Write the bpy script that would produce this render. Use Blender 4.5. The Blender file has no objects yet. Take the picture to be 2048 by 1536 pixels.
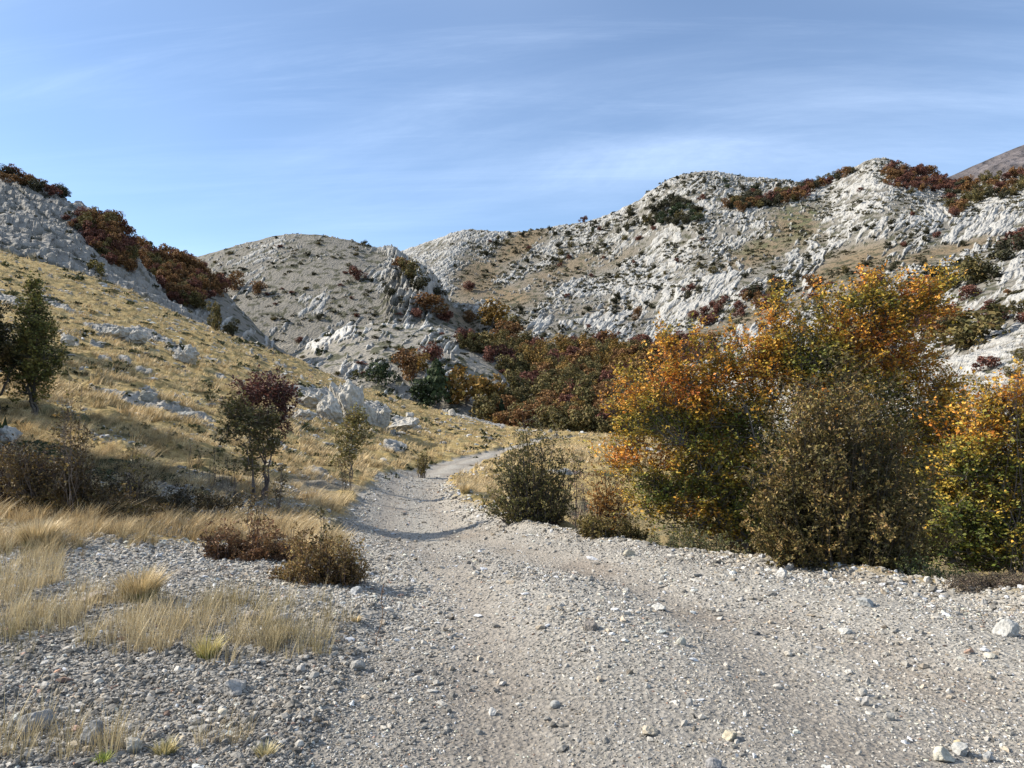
import bpy, math, random
import numpy as np
from mathutils import Vector, Matrix
R = math.radians
rng = np.random.default_rng(7)
random.seed(7)
F32 = np.float32

# ------------------------------------------------------------------ camera, sky, sun, exposure
scene = bpy.context.scene
FPX, CX, YH, ZC = 1500.0, 1024.0, 800.0, 1.6          # focal length and horizon of the photograph (2048 px wide)
cam_d = bpy.data.cameras.new("camera")
cam = bpy.data.objects.new("camera", cam_d)
scene.collection.objects.link(cam)
cam.location = (0, 0, ZC)
cam.rotation_euler = (R(90), 0, 0)
cam_d.sensor_width = 36.0
cam_d.lens = 36.0 * FPX / 2048.0
cam_d.shift_y = (YH - 768.0) / 2048.0
cam_d.clip_start = 0.05
cam_d.clip_end = 8000
scene.camera = cam
scene.view_settings.view_transform = 'Standard'
scene.view_settings.look = 'None'
scene.view_settings.gamma = 1.0
scene.view_settings.exposure = 0.96

SUN_EL = R(34)
SUN_AZ = R(-82)         # measured from +Y (view direction) towards +X: the sun stands left, a little in front of the camera
sd = Vector((math.sin(SUN_AZ) * math.cos(SUN_EL), math.cos(SUN_AZ) * math.cos(SUN_EL), math.sin(SUN_EL)))
sun_d = bpy.data.lights.new("sun", 'SUN')
sun_d.energy = 5.0
sun_d.angle = R(0.53)
sun_d.color = (1.0, 0.93, 0.82)
sun = bpy.data.objects.new("sun", sun_d)
sun.rotation_euler = (-sd).to_track_quat('-Z', 'Y').to_euler()
scene.collection.objects.link(sun)

world = bpy.data.worlds.new("World")
scene.world = world
world.use_nodes = True
nt = world.node_tree
nt.nodes.clear()
def N(nt, t, **kw):
    n = nt.nodes.new(t)
    for k, v in kw.items():
        if k == 'ins':
            for a, b in v.items():
                n.inputs[a].default_value = b
        else:
            setattr(n, k, v)
    return n
L = lambda nt, a, b: nt.links.new(a, b)
wo = N(nt, 'ShaderNodeOutputWorld'); bg = N(nt, 'ShaderNodeBackground')
sky = N(nt, 'ShaderNodeTexSky', sky_type='NISHITA')
sky.sun_disc = False
sky.sun_elevation = SUN_EL
sky.sun_rotation = SUN_AZ
sky.altitude = 1200
sky.air_density = 1.0
sky.dust_density = 0.5
sky.ozone_density = 2.6
bg.inputs['Strength'].default_value = 0.101
# thin cirrus: streaks laid out on a plane high above, drawn out along the wind
tc = N(nt, 'ShaderNodeTexCoord')
sep = N(nt, 'ShaderNodeSeparateXYZ'); L(nt, tc.outputs['Generated'], sep.inputs[0])
zmax = N(nt, 'ShaderNodeMath', operation='MAXIMUM', ins={1: 0.02}); L(nt, sep.outputs['Z'], zmax.inputs[0])
zadd = N(nt, 'ShaderNodeMath', operation='ADD', ins={1: 0.20}); L(nt, zmax.outputs[0], zadd.inputs[0])
dx = N(nt, 'ShaderNodeMath', operation='DIVIDE'); L(nt, sep.outputs['X'], dx.inputs[0]); L(nt, zadd.outputs[0], dx.inputs[1])
dy = N(nt, 'ShaderNodeMath', operation='DIVIDE'); L(nt, sep.outputs['Y'], dy.inputs[0]); L(nt, zadd.outputs[0], dy.inputs[1])
cmb = N(nt, 'ShaderNodeCombineXYZ'); L(nt, dx.outputs[0], cmb.inputs[0]); L(nt, dy.outputs[0], cmb.inputs[1])
def streak(rot, sx, sy, scale, lo, hi, detail, off):
    mp = N(nt, 'ShaderNodeMapping'); L(nt, cmb.outputs[0], mp.inputs[0])
    mp.inputs['Rotation'].default_value = (0, 0, R(rot)); mp.inputs['Scale'].default_value = (sx, sy, 1)
    mp.inputs['Location'].default_value = (off, off * .7, 0)
    nz = N(nt, 'ShaderNodeTexNoise', ins={'Scale': scale, 'Detail': detail, 'Roughness': 0.70, 'Distortion': 0.9})
    L(nt, mp.outputs[0], nz.inputs[0])
    mr = N(nt, 'ShaderNodeMapRange', interpolation_type='SMOOTHSTEP', ins={1: lo, 2: hi, 3: 0.0, 4: 1.0})
    L(nt, nz.outputs[0], mr.inputs[0])
    return mr.outputs[0]
s1 = streak(24, 0.30, 1.0, 1.0, 0.38, 0.72, 10, 3.1)
s2 = streak(-24, 0.5, 1.0, 0.42, 0.30, 0.62, 4, 7.7)
s3 = streak(38, 0.10, 1.0, 3.4, 0.46, 0.80, 10, 1.3)
mul = N(nt, 'ShaderNodeMath', operation='MULTIPLY'); L(nt, s1, mul.inputs[0]); L(nt, s2, mul.inputs[1])
mul3 = N(nt, 'ShaderNodeMath', operation='MULTIPLY_ADD', ins={1: 0.22}); L(nt, s3, mul3.inputs[0]); L(nt, mul.outputs[0], mul3.inputs[2])
veil = N(nt, 'ShaderNodeMath', operation='MULTIPLY_ADD', ins={1: 0.30}); L(nt, s2, veil.inputs[0]); L(nt, mul3.outputs[0], veil.inputs[2])
mul2 = N(nt, 'ShaderNodeMath', operation='MULTIPLY', ins={1: 0.40}, use_clamp=True); L(nt, veil.outputs[0], mul2.inputs[0])
hz = N(nt, 'ShaderNodeMapRange', interpolation_type='SMOOTHSTEP', ins={1: 0.19, 2: 0.36, 3: 0.18, 4: 1.0}); L(nt, sep.outputs['Z'], hz.inputs[0])
mul4 = N(nt, 'ShaderNodeMath', operation='MULTIPLY'); L(nt, mul2.outputs[0], mul4.inputs[0]); L(nt, hz.outputs[0], mul4.inputs[1])
mixc = N(nt, 'ShaderNodeMixRGB', ins={2: (10.0, 11.6, 14.0, 1)}); L(nt, mul4.outputs[0], mixc.inputs[0]); L(nt, sky.outputs[0], mixc.inputs[1])
L(nt, mixc.outputs[0], bg.inputs['Color']); L(nt, bg.outputs[0], wo.inputs[0])

scene.cycles.max_bounces = 5
scene.cycles.diffuse_bounces = 3
scene.cycles.transparent_max_bounces = 4
scene.cycles.use_adaptive_sampling = True

# ------------------------------------------------------------------ helpers
COL = scene.collection
def tag(o, label=None, cat=None, group=None, kind=None):
    if label: o['label'] = label
    if cat: o['category'] = cat
    if group: o['group'] = group
    if kind: o['kind'] = kind
    return o
def np_mesh(name, verts, faces, mat=None, cols=None, smooth=False):
    """verts (n,3); faces (m,3) or (m,4) ints or a list of such arrays; cols per face (m,3)"""
    me = bpy.data.meshes.new(name)
    if not isinstance(faces, list): faces = [faces]
    faces = [f for f in faces if len(f)]
    me.vertices.add(len(verts)); me.vertices.foreach_set('co', np.ascontiguousarray(verts, F32).ravel())
    loops = np.concatenate([f.ravel() for f in faces]).astype(np.int32)
    tot = np.concatenate([np.full(len(f), f.shape[1], np.int32) for f in faces])
    start = np.concatenate([[0], np.cumsum(tot)[:-1]]).astype(np.int32)
    me.loops.add(len(loops)); me.loops.foreach_set('vertex_index', loops)
    me.polygons.add(len(tot)); me.polygons.foreach_set('loop_start', start); me.polygons.foreach_set('loop_total', tot)
    me.polygons.foreach_set('use_smooth', np.full(len(tot), bool(smooth)))
    me.update(calc_edges=True)
    if cols is not None:
        dom = 'FACE' if len(cols) == len(tot) and len(cols) != len(verts) else 'POINT'
        at_ = me.attributes.new('Col', 'FLOAT_COLOR', dom)
        c4 = np.ones((len(cols), 4), F32); c4[:, :3] = cols
        at_.data.foreach_set('color', c4.ravel())
    if mat: me.materials.append(mat)
    return me
def link(name, me, parent=None, loc=(0, 0, 0)):
    o = bpy.data.objects.new(name, me); COL.objects.link(o); o.location = loc
    if parent: o.parent = parent
    return o
def empty(name, loc, rz=0, s=1.0):
    o = bpy.data.objects.new(name, None); COL.objects.link(o); o.location = loc; o.rotation_euler = (0, 0, rz)
    o.scale = (s, s, s) if not hasattr(s, '__len__') else s; o.empty_display_size = .2
    return o
def at(px, py, Y):
    return np.array([(px - CX) / FPX * Y, Y, ZC - (py - YH) / FPX * Y])

# gradient noise -------------------------------------------------------------
_prm = rng.permutation(256).astype(np.int32); _prm = np.concatenate([_prm] * 3)
_g3 = rng.normal(size=(256, 3)).astype(F32); _g3 /= np.linalg.norm(_g3, axis=1)[:, None]
def noise(x, y, z):
    sh = np.broadcast(x, y, z).shape
    x, y, z = [np.broadcast_to(np.asarray(a, F32), sh) for a in (x, y, z)]
    xi = np.floor(x); yi = np.floor(y); zi = np.floor(z)
    xf = x - xi; yf = y - yi; zf = z - zi
    xi = xi.astype(np.int32) & 255; yi = yi.astype(np.int32) & 255; zi = zi.astype(np.int32) & 255
    fd = lambda t: t * t * t * (t * (t * 6 - 15) + 10)
    u, v, w = fd(xf), fd(yf), fd(zf)
    out = 0
    for i in (0, 1):
        for j in (0, 1):
            for k in (0, 1):
                h = _prm[_prm[_prm[(xi + i) & 255] + ((yi + j) & 255)] + ((zi + k) & 255)]
                g = _g3[h]
                d = g[..., 0] * (xf - i) + g[..., 1] * (yf - j) + g[..., 2] * (zf - k)
                out = out + d * (u if i else 1 - u) * (v if j else 1 - v) * (w if k else 1 - w)
    return out * 1.6
def fbm(x, y, z, o=4, gain=.5):
    a, s, t = 1.0, 0, 0
    for i in range(o):
        s = s + a * noise(x * 2 ** i + 17.3 * i, y * 2 ** i, z * 2 ** i); t += a; a *= gain
    return s / t
def ridged(x, y, z, o=3, gain=.5):
    a, s, t = 1.0, 0, 0
    for i in range(o):
        s = s + a * (1 - np.abs(noise(x * 2 ** i + 31.7 * i, y * 2 ** i + 5.1, z * 2 ** i)) * 1.7); t += a; a *= gain
    return s / t
sstep = lambda a, b, x: (lambda t: t * t * (3 - 2 * t))(np.clip((x - a) / (b - a), 0, 1))

# ------------------------------------------------------------------ terrain: hill masses, each a list of contour lines from near to far
# each line: [(px, py, Y), ...] read off the photograph at an estimated distance Y in metres
def lines(px, *rows):
    return [[(p, q, (Y if np.isscalar(Y) else Y[i])) for i, (p, q) in enumerate(zip(px, py))] for Y, py in rows]
PA = [-800, 0, 125, 250, 375, 500, 600, 700, 850, 1000, 1100, 1200, 1350, 1500, 1800, 2048, 2900]
c = 1536
GROUND = lines(PA,
    (3.3, [1527] * 17),
    (5.0, [1268, 1272, 1276, 1278, 1280, 1283, 1285, 1287, 1287, 1285, 1283, 1281, 1280, 1280, 1283, 1286, 1286]),
    (7.0, [1108, 1118, 1123, 1128, 1136, 1146, 1154, 1163, 1168, 1160, 1155, 1152, 1152, 1154, 1166, 1182, 1190]),
    (9.5, [1020, 1035, 1042, 1055, 1068, 1080, 1090, 1100, 1112, 1104, 1098, 1096, 1105, 1120, 1132, 1138, 1140]),
    (13., [935, 950, 965, 982, 1005, 1028, 1045, 1062, 1072, 1056, 1060, 1072, 1080, 1085, 1090, 1092, 1090]),
    (20., [820, 845, 865, 886, 915, 947, 970, 992, 1015, 1000, 1005, 1020, 1032, 1040, 1050, 1050, 1050]),
    (30., [715, 742, 768, 798, 834, 870, 900, 935, 975, 962, 952, 956, 970, 980, 990, 990, 990]),
    (45., [570, 642, 670, 700, 740, 785, 822, 865, 912, 912, 900, 900, 910, 920, 930, 930, 930]),
    (65., [490, 562, 594, 630, 672, 715, 757, 804, 855, 884, 876, 876, 884, 900, 920, 920, 920]),
    (90., [430, 498, 533, 577, 635, 685, 719, 766, 810, 850, 862, 872, 890, 910, 935, 935, 935]),
    (112, [440, 508, 560, 618, 680, 735, 772, 812, 850, 892, 905, 915, 920, 930, 945, 945, 945]),
    (160, [450, 545, 600, 670, 730, 780, 810, 850, 890, 930, 935, 940, 940, 940, 945, 945, 945]))
CLIFF = [[(-800, 440, 84), (0, 512, 86), (100, 536, 86), (200, 568, 88), (300, 612, 88), (410, 665, 88), (450, 700, 88), (520, 770, 88)],
    [(-800, 340, 104), (0, 460, 106), (100, 497, 106), (200, 556, 106), (300, 606, 106), (410, 661, 104), (450, 705, 104), (520, 790, 104)],
    [(-800, 250, 122), (0, 412, 124), (100, 452, 124), (150, 484, 124), (180, 515, 124), (220, 545, 122), (300, 598, 120), (350, 625, 118), (410, 658, 115), (450, 720, 115), (520, 830, 115)]]
CLIFF2 = [[(-800, 330, 140), (0, 440, 140), (100, 475, 140), (180, 520, 140), (230, 560, 140), (300, 620, 140), (420, 700, 140)],
    [(-800, 100, 175), (0, 340, 175), (60, 362, 175), (100, 378, 175), (160, 405, 173), (205, 424, 172), (228, 436, 170), (248, 470, 168), (268, 500, 168), (330, 590, 168), (420, 690, 168)]]
SHOULDER = [[(60, 525, 168), (150, 540, 168), (230, 560, 168), (300, 600, 168), (400, 642, 168), (440, 655, 168), (480, 668, 168), (560, 720, 168), (700, 800, 168)],
    [(60, 455, 215), (150, 470, 215), (200, 474, 215), (260, 487, 215), (330, 506, 215), (390, 528, 215), (430, 556, 213), (470, 600, 212), (540, 680, 210), (700, 800, 210)]]
DOME = [[(300, 680, 235), (450, 700, 235), (600, 705, 235), (700, 700, 235), (800, 680, 235), (900, 672, 235), (960, 700, 235), (1050, 760, 235)],
    [(300, 600, 280), (400, 602, 280), (520, 585, 280), (600, 572, 280), (700, 562, 280), (780, 566, 280), (850, 600, 278), (900, 640, 275), (950, 675, 270), (1050, 750, 270)],
    [(300, 530, 345), (400, 505, 345), (450, 489, 345), (520, 471, 345), (560, 461, 345), (590, 458, 345), (650, 463, 345), (700, 473, 345), (745, 487, 345), (775, 495, 340), (800, 512, 335), (830, 535, 330), (860, 558, 325), (890, 590, 320), (920, 625, 315), (960, 680, 310), (1050, 760, 300)]]
KNOLL = [[(450, 830, 125), (560, 810, 125), (700, 815, 125), (850, 850, 125), (950, 860, 125), (1050, 880, 125), (1200, 950, 125)],
    [(450, 775, 155), (560, 755, 155), (640, 722, 155), (750, 705, 155), (850, 712, 155), (930, 735, 155), (1000, 775, 152), (1050, 810, 150), (1100, 850, 150), (1200, 930, 150)],
    [(450, 760, 195), (520, 735, 195), (560, 716, 195), (600, 695, 195), (650, 668, 195), (700, 652, 195), (760, 643, 195), (830, 643, 195), (880, 650, 193), (930, 666, 190), (980, 695, 186), (1020, 730, 182), (1060, 775, 178), (1100, 820, 175), (1200, 920, 170)]]
VALLEY = [[(600, 1000, 108), (800, 960, 108), (1000, 905, 108), (1200, 880, 106), (1350, 895, 100), (1500, 915, 90), (1800, 930, 80), (2048, 950, 70), (2900, 950, 60)],
    [(600, 880, 150), (800, 850, 150), (900, 835, 150), (1000, 812, 150), (1100, 800, 148), (1200, 800, 145), (1350, 815, 140), (1500, 840, 130), (1800, 860, 120), (2048, 870, 110), (2900, 870, 100)],
    [(600, 780, 200), (800, 750, 200), (900, 738, 200), (1000, 722, 200), (1100, 725, 195), (1200, 735, 190), (1350, 750, 185), (1500, 770, 170), (1800, 800, 150), (2048, 810, 150), (2900, 810, 150)],
    [(600, 700, 260), (800, 672, 260), (900, 665, 260), (1000, 672, 255), (1100, 692, 245), (1200, 705, 230), (1350, 730, 220), (1500, 760, 200), (1800, 800, 180), (2048, 810, 180), (2900, 810, 180)]]
MOUNTAIN = [[(650, 700, 380), (800, 650, 350), (900, 650, 320), (1000, 665, 262), (1050, 682, 235), (1100, 692, 222), (1200, 706, 205), (1300, 720, 188), (1400, 738, 165), (1500, 755, 135), (1600, 772, 110), (1700, 785, 90), (1800, 800, 75), (1900, 815, 64), (2048, 830, 54), (2900, 850, 40)],
    [(650, 640, 420), (800, 590, 390), (860, 580, 375), (920, 592, 360), (1000, 612, 340), (1050, 616, 320), (1200, 640, 290), (1300, 645, 275), (1400, 648, 245), (1500, 655, 215), (1600, 665, 185), (1700, 675, 160), (1800, 680, 135), (1900, 670, 115), (1960, 660, 105), (2048, 640, 95), (2900, 560, 80)],
    [(650, 560, 470), (800, 532, 450), (900, 520, 440), (970, 545, 430), (1050, 545, 420), (1200, 540, 395), (1300, 520, 380), (1400, 500, 355), (1500, 505, 335), (1600, 520, 300), (1700, 510, 275), (1800, 500, 250), (1900, 500, 230), (2048, 480, 210), (2900, 400, 190)],
    [(650, 545, 505), (800, 500, 505), (830, 487, 505), (870, 474, 503), (900, 460, 500), (930, 450, 500), (975, 452, 500), (1000, 456, 500), (1050, 454, 500), (1100, 447, 498), (1150, 440, 496), (1200, 429, 492), (1240, 412, 488), (1280, 391, 485), (1310, 367, 482), (1340, 349, 480), (1370, 339, 478), (1400, 334, 475), (1430, 334, 472), (1470, 343, 470), (1500, 347, 468), (1560, 352, 462), (1610, 360, 456), (1650, 362, 452), (1690, 342, 448), (1720, 323, 446), (1745, 311, 444), (1775, 309, 442), (1800, 322, 440), (1830, 335, 438), (1870, 352, 434), (1900, 362, 430), (1950, 364, 425), (2000, 352, 420), (2048, 342, 415), (2300, 300, 400), (2900, 290, 380)]]
LAYERS = [('ground', GROUND, 9, .35), ('cliff', CLIFF, 1.2, .4), ('cliff_back', CLIFF2, .6, .4), ('shoulder', SHOULDER, .5, .35),
          ('dome', DOME, .5, .3), ('knoll', KNOLL, .5, .3), ('valley', VALLEY, .4, .12), ('mountain', MOUNTAIN, .4, .4)]

# grid: columns fan out from a point behind the camera, rows grow with distance
fine = np.linspace(-.74, .74, 1280)
W = np.concatenate([-np.geomspace(1.25, .745, 60), fine, np.geomspace(.745, 1.25, 60)])
S = np.concatenate([np.exp(np.linspace(0, math.log(60), 760))[:-1], np.exp(np.linspace(math.log(60), math.log(600), 640))[:-1], np.geomspace(600, 900, 24)])
Yr = S - 4.0
NW, NR = len(W), len(S)
X = (S[:, None] * W[None, :])
Yg = np.broadcast_to(Yr[:, None], X.shape)
U = CX + FPX * X / np.maximum(Yg, 2.0)          # photograph column each vertex falls on
def layer_z(lay, front, back):
    zs, ys = [], []
    for ln in lay:
        a = np.array(ln, float)
        z = ZC - (a[:, 1] - YH) * a[:, 2] / FPX
        ys.append(np.interp(U, a[:, 0], a[:, 2])); zs.append(np.interp(U, a[:, 0], z))
    out = np.where(Yg < ys[0], zs[0] - (0 if front > 5 else front) * (ys[0] - Yg), zs[-1] - back * (Yg - ys[-1]))
    for k in range(len(ys) - 1):
        t = (Yg - ys[k]) / (ys[k + 1] - ys[k]); m = (t >= 0) & (t <= 1)
        out = np.where(m, zs[k] + (zs[k + 1] - zs[k]) * t, out)
    l0 = min(p[0] for p in lay[-1]); l1 = max(p[0] for p in lay[-1])       # a hill mass ends where its outline ends
    return out - .25 * np.maximum(0, U - l1) - .25 * np.maximum(0, l0 - U)
def blur(a, nr, nc):
    for ax, n in ((0, nr), (1, nc)):
        if n < 1: continue
        for _ in range(2):
            p = np.concatenate([np.repeat(a.take([0], ax), n, ax), a, np.repeat(a.take([-1], ax), n, ax)], ax)
            cs = np.cumsum(p, ax, dtype=np.float64)
            z0 = np.zeros_like(cs.take([0], ax)); cs = np.concatenate([z0, cs], ax)
            w_ = 2 * n + 1
            a = (cs.take(range(w_, cs.shape[ax]), ax) - cs.take(range(0, cs.shape[ax] - w_), ax)) / w_
    return a
ZL = []
for nm, lay, fr, bk in LAYERS:
    z = layer_z(lay, fr, bk)
    z = blur(z, 14, 10) if nm == 'ground' else blur(z, 5, 5)
    ZL.append(z)
ZL = np.array(ZL)
ZL[1:, Yr < 45] = -50
LID = ZL.argmax(0)
Z = ZL.max(0)
Z = blur(Z, 1, 2)
PY = YH + FPX * (ZC - Z) / np.maximum(Yg, 1)     # photograph row each vertex falls on
def H(x, Y, G=None):
    """terrain height at (x, Y), bilinear"""
    G = Z if G is None else G
    x = np.asarray(x, float); Y = np.asarray(Y, float)
    r = np.interp(Y, Yr, np.arange(NR)); cc = np.interp(x / (Y + 4), W, np.arange(NW))
    r0 = np.clip(r.astype(int), 0, NR - 2); c0 = np.clip(cc.astype(int), 0, NW - 2); fr = r - r0; fc = cc - c0
    return (G[r0, c0] * (1 - fr) * (1 - fc) + G[r0 + 1, c0] * fr * (1 - fc) + G[r0, c0 + 1] * (1 - fr) * fc + G[r0 + 1, c0 + 1] * fr * fc)
def hit(px, py, ymin=3.0):
    """first point of the terrain behind pixel (px, py); beyond ymin metres"""
    ys = Yr[Yr > ymin]
    xs = (px - CX) / FPX * ys
    d = H(xs, ys) - (ZC - (py - YH) / FPX * ys)
    k = np.argmax(d >= 0)
    if d[k] < 0: return None
    if k == 0: y = ys[0]
    else: y = ys[k - 1] + (ys[k] - ys[k - 1]) * (-d[k - 1]) / (d[k] - d[k - 1] + 1e-9)
    x = (px - CX) / FPX * y
    return np.array([x, y, float(H(x, y))])
def blob(lst, soft=1.0):
    """union of soft ellipses given in photograph pixels: (px, py, rx, ry, angle in degrees, strength)"""
    out = np.zeros(X.shape, F32)
    for (bx, by, rx, ry, ang, st) in lst:
        ca, sa = math.cos(R(ang)), math.sin(R(ang))
        du, dv = U - bx, -(PY - by)
        p = (du * ca + dv * sa) / rx; q = (-du * sa + dv * ca) / ry
        out = np.maximum(out, st * np.exp(-((p * p + q * q) ** 1.5) * soft))
    return out

# ------------------------------------------------------------------ road outline and surface masks
RY = [-6, 0, 3.3, 5, 6.3, 7.5, 9.5, 13, 20, 30, 38, 45, 55, 60]
RL = [-.7, -.8, -.93, -1.0, -1.1, -1.5, -2.05, -3.0, -4.0, -5.35, -4.4, -2.6, .1, 1.2]
RR = [8, 7, 6.0, 4.9, 4.35, 3.45, 1.5, -.15, -1.35, -2.5, -1.65, -.4, 2.1, 3.2]
def road_sd(x, y):
    """metres outside the edge of the gravel road (negative on it)"""
    l = np.interp(y, RY, RL); r = np.interp(y, RY, RR)
    d = np.maximum(l - x, x - r) + np.where(y > 58, 50, 0)
    # far arm of the road turning right behind the bushes
    yc = np.interp(x, [-1, 3, 8, 14, 22, 40], [57, 62, 66, 66, 62, 60])
    d2 = np.abs(y - yc) * .8 - 2.0 + np.where(x < 1.5, 50, 0)
    return np.minimum(d, d2)
isg = (LID == 0)
WY = [0, 3.3, 5, 7, 9.5, 13, 20, 30, 38, 45]
def wheel(x, y):
    """1 in the two compacted wheel tracks"""
    a = np.interp(y, WY, [-.05, -.1, -.15, -.45, -.95, -2.2, -3.3, -4.6, -3.7, -2.0]); b = np.interp(y, WY, [1.5, 1.55, 1.5, 1.15, .3, -1.0, -2.0, -3.2, -2.3, -.9])
    w = .34 + .10 * noise(x / .9, y / 1.7, 3.3)
    return np.exp(-(np.minimum(np.abs(x - a), np.abs(x - b)) / w) ** 2)
def scar(x, y, z):
    """stony bare strip between the thicket and the saplings"""
    px = CX + FPX * x / np.maximum(y, 1); py = YH + FPX * (ZC - z) / np.maximum(y, 1)
    a = ((px - 430) / 210) ** 2 + ((py - 1005 - (px - 430) * .13) / 27) ** 2; b = ((px - 660) / 110) ** 2 + ((py - 975) / 20) ** 2
    return np.exp(-np.minimum(a, b) ** 1.5) * (y < 22)
near = Yg < 130
DX = np.zeros_like(Z); DY = np.zeros_like(Z); DZ = np.zeros_like(Z)
colr = np.zeros(Z.shape + (3,), F32)
def mixc3(a, b, t):
    t = np.clip(t, 0, 1)[..., None]
    return a * (1 - t) + np.array(b, F32) * t

# --- ground layer
nr_ = int(np.searchsorted(Yr, 130))
x, y, z = X[:nr_], Yg[:nr_], Z[:nr_]
n_low = fbm(x / 6, y / 6, 0.3, 3); n_mid = fbm(x / 1.1, y / 1.1, 2.3, 3); n_fine = fbm(x / .16, y / .16, 4.1, 3); n_pat = fbm(x / 14, y / 9, 9.3, 3)
sdr = road_sd(x, y) + .35 * n_mid * np.clip(y / 12, .5, 1.6)
road = sstep(.15, -.15, sdr)
berm = np.exp(-((sdr - .05) / .4) ** 2) * (x > np.interp(y, RY, RL) + .8) * sstep(30, 14, y)
right = (x > np.interp(y, RY, RR)) & (y < 55)
drop = sstep(.4, 2.2, sdr) * right * sstep(40, 12, y)
# limestone ledges breaking through the grass (photograph pixels)
LEDGES = [(230, 668, 62, 9, -10, 1), (290, 672, 34, 10, -20, 1), (365, 712, 32, 13, -25, 1), (335, 690, 30, 6, -28, .9), (140, 686, 24, 7, -25, .8), (195, 695, 18, 7, -10, .7),
    (300, 812, 60, 9, -16, .9), (235, 800, 60, 10, -18, .9), (370, 830, 60, 8, -14, .9), (250, 730, 18, 10, -30, .7), (285, 748, 24, 6, -15, .6), (300, 795, 20, 12, -20, .8),
    (20, 605, 40, 10, -15, .8), (110, 612, 60, 6, -25, .8), (620, 792, 50, 15, -12, 1), (660, 800, 60, 16, -15, 1), (800, 848, 45, 9, -15, .9), (745, 820, 40, 14, -15, .9),
    (790, 900, 26, 12, -15, .9), (640, 740, 30, 6, -15, .6), (560, 735, 20, 5, -15, .5), (900, 826, 26, 5, -15, .7), (985, 850, 30, 5, -15, .7), (930, 835, 60, 4, -14, .7),
    (1180, 822, 40, 6, 0, .8), (600, 880, 20, 6, -10, .6), (555, 900, 24, 8, -15, .7), (640, 1000, 60, 8, -8, .7), (630, 955, 40, 6, -10, .6), (700, 880, 18, 8, -12, .7), (560, 845, 20, 6, -12, .6),
    (10, 870, 45, 10, -5, .7), (440, 760, 20, 5, -20, .5), (500, 745, 22, 5, -15, .5), (520, 795, 20, 6, -15, .6), (1280, 905, 60, 6, -10, .6), (690, 905, 30, 6, -8, .5)]
led = blob(LEDGES)[:nr_]
scat = sstep(.36, .52, fbm(x / 3.2, y / 2.0, 31.0, 3) + .12 * n_low) * (y > 11) * (sdr > 1) * sstep(8, 14, y)
led = np.maximum(led, .8 * scat)
rid = ridged((x * .85 + y * .3) / 1.3, y / 1.6, (z - x * .3) / .35, 3)
rockg = sstep(.30, .52, led * (1 + .45 * n_mid) + .12 * (rid - .5)) * (1 - road) * isg[:nr_]
# tussocks and little terraces of the grass slope
tus = np.maximum(0, fbm(x / .8, y / .8, 6.6, 2)) * 2.0
ter = ridged(x / 7 + .1 * y, y / 1.9 + z * .25, 3.3, 2)
slopeg = sstep(7, 14, y) * (1 - road) * (1 - rockg)
rut = .05 * np.cos(np.clip((x - (np.interp(y, RY, RL) + np.interp(y, RY, RR)) / 2) / .8, -3.1, 3.1) * 2)
DZ[:nr_] += isg[:nr_] * (slopeg * (.16 * tus + .22 * ter * sstep(8, 16, y) + .30 * n_low) + road * (.035 * n_mid + .012 * n_fine - rut * sstep(40, 8, y) - .035 * wheel(x, y))
    + (1 - road) * (1 - slopeg) * (.07 * n_mid + .02 * n_fine) + .11 * berm * (1 + .7 * n_mid) - .55 * drop
    + rockg * (.10 + .42 * (rid - .35) + .15 * n_mid) * np.clip(y / 30, .3, 1.1))
DX[:nr_] += rockg * .25 * noise(x / .5, y / .5, z / .3) * np.clip(y / 30, .3, 1)
grassc = np.array([.30, .215, .085], F32) * np.ones(x.shape + (1,), F32)
grassc = mixc3(grassc, (.085, .078, .032), sstep(.05, .45, fbm(x / 2.2, y / 1.4, 12.0, 3) + .2 * n_pat))
grassc = mixc3(grassc, (.34, .27, .135), sstep(.0, .4, fbm(x / 1.2, y / .8, 15.0, 3)) * .8)
grav = np.array([.325, .30, .258], F32) * (1 + .22 * n_fine + .12 * n_mid)[..., None]
grav = mixc3(grav, (.21, .175, .14), sstep(.1, .5, fbm(x / 1.6, y / 1.6, 21.0, 3)) * .6)
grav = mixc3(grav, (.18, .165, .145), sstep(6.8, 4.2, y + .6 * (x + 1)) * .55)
sc_ = scar(x, y, z); wh_ = wheel(x, y)
grav = mixc3(grav, (.205, .168, .132), wh_ * .38)
grassc = mixc3(grassc, (.15, .138, .12), sc_ * .9)
cg = mixc3(grassc, (.25, .23, .20), sstep(.0, .35, n_mid) * .55 * sstep(16, 9, y))
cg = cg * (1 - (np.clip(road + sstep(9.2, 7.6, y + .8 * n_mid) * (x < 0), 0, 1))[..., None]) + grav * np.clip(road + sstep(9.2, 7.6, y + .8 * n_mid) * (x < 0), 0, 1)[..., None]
rc = np.array([.33, .315, .285], F32) * (.85 + .3 * fbm(x / .7, y / .7, z / .3, 2))[..., None]
rc = mixc3(rc, (.12, .12, .095), sstep(.62, .3, rid) * .6)
cg = cg * (1 - rockg[..., None]) + rc * rockg[..., None]
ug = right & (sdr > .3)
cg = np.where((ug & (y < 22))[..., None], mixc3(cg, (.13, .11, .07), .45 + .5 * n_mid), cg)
colr[:nr_] = cg

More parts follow.
